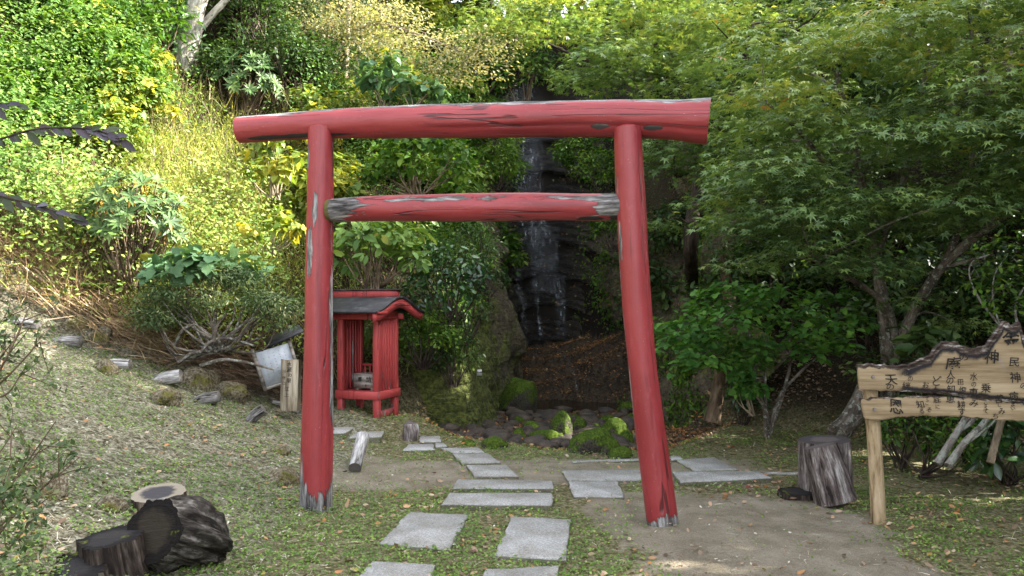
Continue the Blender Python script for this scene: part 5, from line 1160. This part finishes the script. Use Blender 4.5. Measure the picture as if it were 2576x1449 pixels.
grow_tree('lobed_leaf_shrub', p0, limbs, tips, 'lobed', G['trilobed_leaf'], BARK_GREY, .085, 120, .35, 'fresh green shrub of three lobed leaves on several pale bare stems', 'shrub', seed=421, flat=.2, up=.9)
special_cliff = [(1140, 900, 10.6, 541), (1175, 800, 11.3, 547), (1225, 700, 13.4, 548)]
# small dark camellia
p0 = hit(1862, 1055); b = make_bush('camellia_bush', (.24, .24, .34), 'oval', G['glossy_leaf'], BARK_DARK, 320, .085, 18, .35, 423, lift=.8); put(b, p0 + (0, -.1, 0), 0, 1, 'small glossy dark bush at the foot of the pale stemmed shrub')
b = make_bush('leafy_sapling', (.26, .22, .22), 'lobed', G['trilobed_leaf'], BARK_TAN, 220, .07, 14, .4, 424, lift=.9); put(b, P(1890, 985, 8.9) - (0, 0, .12), 0, 1, 'light green sapling spray above the small glossy bush')
# under and behind the sign
for i, (px, py, d, R, kd, mt, n, sz, lab) in enumerate([
    (2330, 1105, 7.0, (.42, .3, .3), 'oval', 'fresh_leaf', 520, .06, 'green bush of paired oval leaves seen under the sign planks'), (2545, 1120, 6.8, (.4, .3, .3), 'oval', 'glossy_leaf', 240, .12, 'dark broad leaved plant behind the bamboo cane'),
    (2440, 1075, 7.4, (.4, .3, .3), 'oval', 'shade_leaf', 420, .08, 'dark leafy bush between the lichen branches and the sign'), (2270, 1080, 7.3, (.25, .25, .35), 'lance', 'shade_leaf', 300, .12, 'grassy dark bush just right of the sign post'),
    (2330, 900, 7.6, (.3, .3, .3), 'oval', 'shade_leaf', 120, .16, 'broad leaved dark plant behind the bark edge of the sign')]):
    b = make_bush('understory_bush', R, kd, G[mt], BARK_DARK, n, sz, 22, .35, 430 + i, lift=.6); p = P(px, py, d); put(b, p - (0, 0, R[2] * .6), 0, 1, lab)
p0 = P(2505, 830, 7.0); limbs = [(PP((2560, 900, 7.0), (2515, 820, 7.0), (2468, 760, 7.0), (2440, 700, 7.0), (2445, 660, 6.95), (2490, 640, 6.9)), [.014, .012, .010, .008, .006, .004]), (PP((2530, 850, 7.0), (2500, 770, 6.95), (2500, 700, 6.9), (2520, 660, 6.9)), [.009, .007, .005, .003]), (PP((2610, 1000, 7), (2568, 850, 7), (2555, 770, 7), (2590, 700, 7)), [.02, .014, .01, .006])]
grow_tree('pale_stem_shrub', P(2580, 1010, 7.0), limbs, [(P(x, y, 6.9), r) for x, y, r in [(2480, 665, .16), (2510, 690, .16), (2530, 740, .15), (2490, 760, .14), (2560, 660, .16), (2550, 720, .14), (2570, 770, .14), (2465, 700, .1)]], 'oval', G['fresh_leaf'], BARK_LICHEN, .075, 32, .15, 'shrub of thin white stems and few leaves above the right end of the sign', 'shrub', seed=441, flat=.5, up=.6, twig=.003)
r = empty('lichen_branch', hit(2390, 1165), 'grey lichen crusted branches leaning under the right part of the sign', 'branch'); mb = MB()
for q, rr in [(((2358, 1168, 6.3), (2400, 1100, 6.35), (2450, 1020, 6.45), (2490, 950, 6.5)), [.034, .03, .026, .02]), (((2385, 1172, 6.2), (2430, 1110, 6.3), (2470, 1070, 6.4), (2520, 1000, 6.5)), [.032, .028, .026, .02]), (((2440, 1110, 6.3), (2480, 1080, 6.35), (2510, 1050, 6.4)), [.012, .01, .008]), (((2410, 1085, 6.37), (2445, 1060, 6.4), (2475, 1010, 6.45)), [.022, .02, .016])]: tube(mb, PP(*q), rr, 12, 40, .2, 450)
attach(mb.build('limbs', BARK_LICHEN, smooth=True), r)
r = empty('bamboo_cane', hit(2493, 1163), 'brown jointed bamboo cane leaning under the right part of the sign', 'cane'); mb = MB(); tube(mb, PP((2491, 1165, 6.4), (2510, 1090, 6.45), (2545, 960, 6.5), (2560, 890, 6.55)), [.03, .029, .028, .027], 14, 120, .0, 460, flare=lambda s, th: 1 + .12 * np.max([gauss(s, c, .012) for c in (.12, .38, .62, .85)], 0)[:, None] + 0 * th[None]); attach(mb.build('stalk', BARK_TAN, smooth=True), r)

# ---------------------------------------------------------------- left slope: plants one can tell apart
# tree with a thick pale trunk
p0 = hit(462, 155); L0 = p0[1]
limbs = [([p0 - (0, 0, .3), *PP((468, 130, L0), (483, 80, L0), (490, 30, L0 - .1), (512, -40, L0 - .2), (540, -160, L0 - .3))], [.21, .19, .16, .15, .14, .12]), (PP((500, 75, L0), (540, 30, L0), (585, -20, L0), (640, -90, L0)), [.06, .055, .05, .04])]
grow_tree('pale_trunk_tree', p0, limbs, [(P(x, y, L0 + d), .7) for x, y, d in [(420, -130, 0), (560, -150, .6), (650, -130, 0), (480, -190, .5), (700, -80, -.5), (380, -90, 1)]], 'small', G['bright_leaf'], BARK_PALE, .1, 220, .7, 'tree with a thick pale sunlit trunk leaning to the right', seed=501, sides=28, wob=.18)
L = Leaves(503); rs2 = L.rs; k = 420; s = rs2.rand(k); c = p0 + np.stack([rs2.normal(size=k) * .22 - .08, -np.abs(rs2.normal(size=k)) * .25, .9 - 1.3 * s + rs2.normal(size=k) * .1], -1); nr = unit(rs2.normal(size=(k, 3)) * .4 + (.2, -1, .5)); L.add('lance', c, unit(np.cross(nr, rdir(rs2, k)) - (0, 0, .8)), nr, rs2.uniform(.08, .16, k))
r = empty('climbing_vine', p0 + (-.05, -.25, -.3), 'bluish hanging vine wrapped round the base of the pale trunk', 'vine'); attach(L.build('foliage', G['bluegreen_leaf']), r)
# slender tree with pale dry foliage
p0 = hit(868, 285); D0 = p0[1]
limbs = [([p0 - (0, 0, .2), *PP((866, 230, D0), (870, 150, D0), (874, 80, D0), (880, -10, D0 - .1), (890, -120, D0 - .2))], [.07, .065, .055, .05, .04, .03]), (PP((868, 220, D0), (885, 190, D0 - .2), (920, 180, D0 - .4)), [.02, .015, .01]), (PP((872, 110, D0), (820, 90, D0 - .4), (740, 80, D0 - .8)), [.025, .02, .01]), (PP((874, 90, D0), (950, 60, D0 - .5), (1060, 90, D0 - 1.0), (1160, 130, D0 - 1.3)), [.03, .025, .02, .01]), (PP((868, 190, D0), (790, 170, D0 - .4), (720, 130, D0 - .8)), [.02, .016, .008])]
tips = [(P(x, y, D0 + d), r) for x, y, d, r in [(730, 45, -.6, .45), (790, 20, -.3, .5), (760, 120, -.9, .4), (720, 140, -.9, .35), (770, 180, -.8, .45), (790, 215, -.9, .45), (840, 235, -1.0, .45), (745, 225, -.9, .35), (850, 60, -.6, .5), (910, 40, -.6, .5), (960, 70, -.7, .5), (930, 110, -1, .45), (1000, 100, -1, .5), (1060, 85, -1.1, .5), (1100, 120, -1.2, .5), (1150, 140, -1.4, .5), (1210, 150, -1.5, .5), (1040, 150, -1.3, .4), (1120, 180, -1.5, .4), (880, 0, -.5, .5), (830, -20, -.5, .5), (960, 10, -.6, .5), (900, 255, -1.1, .35), (1180, 90, -1.2, .5), (1250, 110, -1.2, .45), (1010, 30, -.8, .5), (800, 60, -.7, .4)]]
grow_tree('pale_leaf_tree', p0, limbs, tips, 'small', G['pale_leaf'], BARK_TAN, .068, 300, .45, 'slender tree with pale beige green foliage in flat layers', seed=505, flat=.3, jit=.5)
def rhodo(px, py, d, R, k, lab, seed, orange=.07):
    root = empty('rhododendron', P(px, py, d) - (0, 0, R[2] * .9), lab, 'shrub'); L = Leaves(seed); rs = L.rs; mb = MB(); c0 = np.array((0, 0, R[2] * .9))
    cl = bush_clumps(rs, R, k, .6) + c0
    for c in cl:
        o = unit(c - c0 * .6 + (0, -.25, .1)); n = rs.randint(8, 13); a = np.linspace(0, 6.283, n, endpoint=False) + rs.rand(); u = unit(np.cross(o, (0.3, .2, 1))); w = np.cross(o, u)
        ax = np.cos(a)[:, None] * u + np.sin(a)[:, None] * w + o * rs.uniform(.1, .7, (n, 1)) - (0, 0, .15)
        L.add('lance', np.repeat(c[None], n, 0), ax, np.repeat(o[None], n, 0) + .01, rs.uniform(.11, .18, n), np.minimum(rs.rand(n), .9))
        m = rs.rand() < orange * 4
        if m: n = rs.randint(2, 5); a = rs.uniform(0, 6.28, n); L.add('lance', np.repeat(c[None], n, 0) - (0, 0, .02), np.stack([np.cos(a) * .5, np.sin(a) * .5, -np.ones(n) * .8], -1), np.stack([np.cos(a), np.sin(a), np.ones(n) * .5], -1), rs.uniform(.1, .15, n), .97)
        b = np.array((rs.uniform(-.1, .1), rs.uniform(-.1, .1), -.2)); tube(mb, [b, (b + c) / 2 - (0, 0, .1 * R[2]) + rs.normal(size=3) * .06, c], [.02, .013, .006], 5, 8, cap=False)
    L.build('foliage', G['rhododendron_leaf'], root); mb.build('stems', BARK_BROWN, root, smooth=True); return root
p0 = hit(610, 260); rhodo(610, 215, p0[1] - .3, (.68, .5, .55), 85, 'glossy rhododendron on the upper slope below the pale trunk', 511, .02)
p0 = hit(330, 640); rhodo(325, 560, p0[1] - .5, (.62, .5, .58), 90, 'rhododendron with drooping orange leaves on the lower sunlit slope', 513, .12)
def special(name, px, py, d, R, kind, mat, n, sz, lab, seed, k=24, cr=.34, bark=None, lift=.6, hang=.2, cat='shrub', var=1, up=.7, inner=.5):
    b = make_bush(name, R, kind, G[mat], bark or BARK_BROWN, n, sz, k, cr, seed, lift, hang, up, var, inner); return put(b, P(px, py, d) - (0, 0, R[2] * lift), 0, 1, lab, cat)
special('azalea_bush', 555, 780, 8.7, (.88, .58, .5), 'lance', 'azalea_leaf', 9500, .05, 'wide dull green azalea over bare twisted branches above the log steps', 521, 60, .22, BARK_GREY, inner=.55)
special('big_leaf_plant', 510, 685, 8.8, (.62, .45, .24), 'lobed', 'bluegreen_leaf', 230, .135, 'blue green big leaved plant growing over the azalea', 523, 24, .3, BARK_BROWN, .5, up=.6)
special('hydrangea_bush', 935, 640, 10.0, (.62, .5, .48), 'oval', 'hydrangea_leaf', 520, .15, 'light green hydrangea with large leaves above the red shrine', 525, 34, .3, BARK_BROWN, .6, .3)
special('hydrangea_bush', 1000, 590, 10.8, (.5, .4, .4), 'oval', 'hydrangea_leaf', 260, .13, 'smaller light hydrangea behind the one over the shrine', 526, 22, .3, BARK_BROWN, .6, .3)
special('glossy_bush', 1130, 720, 10.4, (.55, .45, .62), 'oval', 'glossy_leaf', 1100, .085, 'glossy dark green bush hanging over the mossy cliff right of the shrine', 527, 40, .3, BARK_DARK, .6, .4)
special('glossy_bush', 1185, 640, 11.6, (.5, .4, .5), 'lance', 'shade_leaf', 1100, .08, 'dark fine leaved bush at the left lip of the ravine', 528, 34, .3, BARK_DARK, .6, .3)
special('shade_bush', 1060, 850, 10.3, (.5, .35, .42), 'small', 'fresh_leaf', 1500, .05, 'dark fine leaved bush right behind the red shrine', 529, 34, .3, BARK_DARK, .6, .5)
for i, (a_, b_, d_, s_) in enumerate(special_cliff): special('hanging_bush', a_, b_, d_, (.38, .25, .4), 'small', 'shade_leaf', 900, .06, ['dark hanging bush on the cliff just above the white plate', 'dark hanging bush on the cliff beside the sunlit moss', 'dark hanging bush on the left edge of the wet rock'][i], s_, 24, .3, BARK_DARK, .6, .6)
for i, (a_, b_, d_) in enumerate([(1445, 405, 17.4), (1505, 440, 16.8), (1470, 330, 17.6), (1250, 420, 16.4), (1240, 330, 16.6), (1545, 570, 15.4)]):
    special('ravine_bush', a_, b_, d_, (.55, .4, .55), 'small', 'fresh_leaf', 1100, .08, 'leafy bush ' + ['right of the fall between the two beams', 'beside the right pillar between the two beams', 'right of the fall just under the top beam', 'at the left lip of the fall between the two beams', 'at the left lip of the fall just under the top beam', 'on the right ravine wall just under the tie beam'][i], 601 + i, 26, .32, BARK_DARK, .6, .5)
special('vine_plant', 275, 85, 12.2, (.42, .35, .3), 'heart', 'bluegreen_leaf', 110, .17, 'heart leaved vine with yellowing edges on a dead stump high on the left', 531, 16, .35, BARK_TAN, .6, .5)
special('heart_leaf_shrub', 965, 205, 12.8, (.4, .35, .45), 'heart', 'bluegreen_leaf', 150, .15, 'blue green heart leaved sapling beside the slender pale tree', 533, 18, .35, BARK_TAN, .6, .5)
special('heart_leaf_shrub', 1040, 235, 12.6, (.45, .35, .25), 'lobed', 'bluegreen_leaf', 150, .13, 'low blue green plant above the middle of the top beam', 534, 18, .35, BARK_TAN, .6, .5)
special('vine_plant', 690, 420, 11.0, (.42, .3, .5), 'heart', 'yellowgreen_leaf', 330, .10, 'yellow green heart leaved vine left of the left pillar', 535, 24, .3, BARK_TAN, .6, .5)
special('vine_plant', 680, 580, 10.3, (.36, .3, .3), 'heart', 'yellowgreen_leaf', 150, .10, 'yellow leaved vine patch beside the middle of the left pillar', 537, 16, .35, BARK_TAN, .6, .5)
special('leafy_bush', 1050, 420, 11.8, (.8, .5, .55), 'heart', 'fresh_leaf', 900, .085, 'mixed green bush between the two beams of the gate', 539, 36, .3, BARK_BROWN, .6, .4)
special('flowering_plant', 95, 235, 11.0, (.38, .3, .2), 'small', 'fresh_leaf', 260, .06, 'low plant under a spray of white flowers at the far left', 541, 14, .4)
L = Leaves(543); leaf_blob(L, 'disc', P(92, 222, 10.8), (.19, .1, .06), 90, .05); o = L.build('white_flowers', G['petal']); tag(o, 'spray of small white flowers at the far left of the slope', 'flowers')
# fern
p0 = hit(240, 755, .02); root = empty('fern', p0, 'small light green fern at the edge of the dry straw', 'fern'); L = Leaves(545)
for f in range(7):
    a = f * .9 + .3; t = np.linspace(.1, 1, 16); st = np.stack([np.cos(a) * t * .32, np.sin(a) * t * .32 - .05, .1 + .3 * t - .28 * t * t], -1); dr = np.array((math.cos(a), math.sin(a), 0)); sd = np.array((-dr[1], dr[0], 0))
    for sgn in (1, -1): L.add('lance', st, np.repeat((sd * sgn + dr * .35)[None], 16, 0), np.repeat(np.array([[0, -.3, 1.]]), 16, 0), .13 * (1.05 - t))
L.build('fronds', G['fresh_leaf'], root)
# heaps of cut straw and twigs
def heap(name, pts, w, n, mat, lab, seed, ln=(.25, .7), cat='straw heap'):
    c = smooth_path(np.array([hit(*q) for q in pts]), 40); L = Leaves(seed); rs = L.rs; i = rs.randint(0, 40, n); tg_ = unit(np.gradient(c, axis=0))[i]
    pos = c[i] + rs.normal(size=(n, 3)) * (w, w, .0) ; pos[:, 2] = H(pos[:, 0], pos[:, 1]) + .02 + .22 * rs.rand(n) * gauss(rs.normal(size=n), 0, 1)
    ax = unit(tg_ + rs.normal(size=(n, 3)) * (.45, .45, .25)); l = rs.uniform(*ln, n); L.add('stalk', pos - ax * l[:, None] / 2, ax, unit(rs.normal(size=(n, 3)) * .5 + (0, -.5, 1)), l * 1.0)
    o = L.build(name, G[mat]); tag(o, lab, cat); return o
heap('straw_heap', [(-40, 610), (60, 640), (150, 700), (260, 770)], .18, 2700, 'straw', 'heap of dry brown straw lying along the upper edge of the bank', 551)
heap('twig_heap', [(290, 835), (370, 870), (440, 890)], .11, 1000, 'straw', 'small heap of dead brown twigs at the foot of the azalea', 553, (.15, .4))
heap('twig_heap', [(480, 900), (600, 920), (700, 950)], .18, 1500, 'dry_stem', 'dark tangle of dead twigs under the azalea branches', 555, (.2, .5))
r = empty('bare_branches', hit(470, 905), 'pale twisted bare branches of the azalea reaching to the right', 'branch'); mb = MB()
for q in [((470, 900, 8.6), (500, 890, 8.5), (530, 860, 8.5), (570, 850, 8.5), (640, 870, 8.5)), ((448, 912, 8.5), (480, 890, 8.5), (505, 885, 8.4)), ((505, 920, 8.5), (560, 905, 8.4), (620, 912, 8.4), (690, 930, 8.5)), ((440, 870, 8.6), (460, 830, 8.5), (490, 815, 8.5)), ((540, 860, 8.5), (545, 820, 8.5), (570, 790, 8.6)), ((600, 860, 8.5), (615, 830, 8.5), (650, 800, 8.5))]: tube(mb, PP(*q), [.022, .018, .012], 8, 30, .15, 560)
attach(mb.build('limbs', BARK_GREY, smooth=True), r)
# dark purple leaves hanging into the picture from a branch at the left
def twigspray(name, pts, leaves, kind, mat, size, lab, seed, rad=(.0035, .0018), cat='branch', hang=.4, bark=None):
    root = empty(name, pts[0], lab, cat); mb = MB(); L = Leaves(seed); rs = L.rs; p, _ = tube(mb, pts, rad, 6, 30, cap=False)
    for t, side in leaves:
        a = p[int(t * 29)]; dirv = unit(np.array((rs.uniform(.3, 1), rs.uniform(-.3, .3), side * .5 - hang * rs.rand()))); L.add(kind, a[None], dirv[None], unit(np.array([[rs.normal() * .4, -.9, .35 + .3 * rs.normal()]])), size * rs.uniform(.7, 1.2), rs.rand(1) * .9)
    attach(mb.build('twig', bark or BARK_DARK, smooth=True), root); attach(L.build('foliage', G[mat], None), root); return root
twigspray('purple_branch', PP((-120, 385, 2.3), (0, 350, 2.3), (90, 325, 2.25), (180, 322, 2.2), (250, 330, 2.2), (300, 352, 2.2)), [(t, s) for t, s in zip(np.linspace(.2, 1, 24), [.4, -.6, .3, -.5, .4, -.8, .2, .5, -.6, -.9, .3, -.9] * 2)], 'oval', 'purple_leaf', .05, 'dark purple leaved branch reaching in at the left, upper one', 571)
twigspray('purple_branch', PP((-120, 480, 2.2), (-20, 490, 2.2), (50, 505, 2.15), (120, 525, 2.1), (180, 545, 2.1)), [(t, s) for t, s in zip(np.linspace(.25, 1, 15), [.3, -.5, -.8, .3, -.9, .2, -.6, -.3] * 2)], 'oval', 'purple_leaf', .055, 'dark purple leaved branch with a rusty leaf at the left, lower one', 573)
twigspray('purple_branch', PP((-120, 270, 2.3), (-30, 260, 2.3), (40, 262, 2.3)), [(t, s) for t, s in zip(np.linspace(.4, 1, 5), [.3, -.6, -.8, .2, -.5])], 'oval', 'purple_leaf', .055, 'short dark leaved twig at the left edge above the purple branches', 575)
# loose twiggy bush at the left edge, close to the camera
for sd, (bx, by, d, tl, lab, n) in enumerate([(-60, 1420, 2.9, [(60, 1180), (110, 1120), (150, 1220), (30, 1080), (200, 1150), (90, 1300), (-10, 1150), (140, 1060)], 'twiggy azalea bush at the lower left edge, tall and close', 0), (-40, 1000, 3.3, [(40, 850), (70, 780), (100, 860), (10, 800), (60, 930)], 'sparse twiggy azalea at the left edge above the other one', 1)]):
    root = empty('twiggy_bush', P(bx, by, d), lab, 'bush'); mb = MB(); L = Leaves(580 + sd); rs2 = L.rs
    for x_, y_ in tl:
        a = P(bx, by, d); e = P(x_, y_, d + rs2.uniform(-.15, .3)); p, _ = tube(mb, [a, (a + e) / 2 + rs2.normal(size=3) * .04, e], [.006, .004, .002], 5, 16, cap=False)
        for q in range(6):
            s_ = p[rs2.randint(6, 16)]; e2 = s_ + unit(rs2.normal(size=3) + (.3, 0, .8)) * rs2.uniform(.08, .22); tube(mb, [s_, (s_ + e2) / 2 + rs2.normal(size=3) * .01, e2], [.0025, .0018, .001], 4, 6, cap=False)
            m = rs2.randint(5, 12); pos = s_ + (e2 - s_) * rs2.uniform(.3, 1.05, (m, 1)); nr = unit(rs2.normal(size=(m, 3)) * .5 + (0, -.5, .8)); L.add('small', pos, unit(rs2.normal(size=(m, 3)) + (0, 0, .6)), nr, rs2.uniform(.018, .036, m))
    if sd == 0:
        for q in range(26): leaf_blob(L, 'small', P(rs2.uniform(-60, 90), rs2.uniform(1150, 1449), d + rs2.uniform(-.2, .3)), (.07, .07, .06), 22, .03)
    attach(mb.build('stems', BARK_BROWN, smooth=True), root); attach(L.build('foliage', G['azalea_leaf']), root)

# ---------------------------------------------------------------- woods on the hilltops around
def big_tree(seed, mat, R=2.4, h=7.0, n=9000, size=.16):
    L = Leaves(seed); rs = L.rs; cl = bush_clumps(rs, (R, R, h * .42), 60, .5) + (0, 0, h * .58)
    for c in cl: leaf_blob(L, 'small', c, (R * .34, R * .34, R * .24), n // 60, size, hang=.3)
    root = empty('forest_tree'); L.build('crown', mat, root); mb = MB(); tube(mb, [(0, 0, -.5), (.1, 0, h * .3), (-.05, .1, h * .75)], [.2, .16, .08], 10, 20, .1, seed)
    for c in cl[::4]: tube(mb, [(0, 0, h * .35), c * .5 + (0, 0, h * .2), c], [.07, .05, .02], 5, 8, cap=False)
    mb.build('trunk', BARK_DARK, root, smooth=True); return root
bt = [big_tree(601, G['fresh_leaf']), big_tree(602, G['bright_leaf']), big_tree(603, G['shade_leaf'])]
TREES = [(0, 0, 19.6, 7, 1.0), (1, -2.2, 20.2, 7, 1), (0, 2.4, 20.0, 7, 1), (1, -4.6, 20.0, 6, .9), (0, -7.5, 19, 6, .9), (2, 4.6, 19, 7, 1), (1, 1.2, 22, 8, 1.1), (0, -1, 23, 8, 1.1), (1, -9.5, 18, 7, 1), (2, 6.5, 17, 7, 1), (0, 1.0, 24.5, 8, 1.3), (1, 2.6, 23, 8, 1.2), (0, -.8, 26, 8, 1.5), (2, 4.2, 22.5, 8, 1.3), (2, 7.5, 14.2, 6, .8), (2, 5.6, 15, 5, .75)]
labT = ['forest tree with mid green leaves standing on the ridge behind the ravine', 'forest tree with yellow green sunlit leaves standing on the upper slope', 'dark forest tree standing on the shaded ridge to the right']
grpT = ['mid green forest trees', 'yellow green forest trees', 'dark forest trees']
seen = set()
def place_tree(k, x, y, s):
    z = float(H(np.array(float(x)), np.array(float(y)))) - .3
    if k in seen: o = copy_tree(bt[k], (x, y, z), rs.uniform(0, 6), s)
    else: seen.add(k); o = put(bt[k], (x, y, z), rs.uniform(0, 6), s, labT[k], 'tree', grpT[k])
for k, x, y, h, s in TREES: place_tree(k, x, y, s * .8)
# bushes along the ridge
for i, (x, y, s) in enumerate([(-5.5, 18, 1.6), (-4.2, 19, 1.7), (-3.2, 18.6, 1.6), (-2.3, 19.4, 1.8), (-1.4, 19, 1.7), (-.6, 19.8, 1.8), (.3, 19.6, 1.6), (1.1, 20.2, 1.8), (2, 19.8, 1.7), (2.9, 19.4, 1.8), (-3.8, 20.5, 2), (-1, 21.2, 2), (.8, 21.5, 2), (2.4, 21.2, 2), (-6.8, 18, 1.8), (-2.6, 21, 2)]):
    copy_tree(kinds[(0, 2, 0, 1)[i % 4]][1], (x, y, float(H(np.array(x), np.array(y))) - .1), i * 1.3, s)
# unseen trees of the right hillside, beyond the picture's edge, that shade the gate; half-size ones added to block low sun
for x, y, s in [(8.2, 5.2, 1.0), (8.6, 2.6, 1.05), (8.4, 0.0, 1.0), (9.6, 3.8, 1.15), (9.4, 7.4, 1.05), (8.4, 8.4, 1.0), (9.6, 9.4, 1.05), (9.2, -2.4, 1.05), (10.5, 1.2, 1.1), (8.6, 10.4, .85), (7.6, -4.5, 1.1), (7.0, 5.4, .5), (7.2, 3.9, .5), (7.1, 2.4, .55), (7.0, .8, .5), (7.0, 6.8, .5), (7.6, 8.2, .5), (7.1, 9.3, .5), (7.1, -.8, .5)]: place_tree(2, x, y, s)
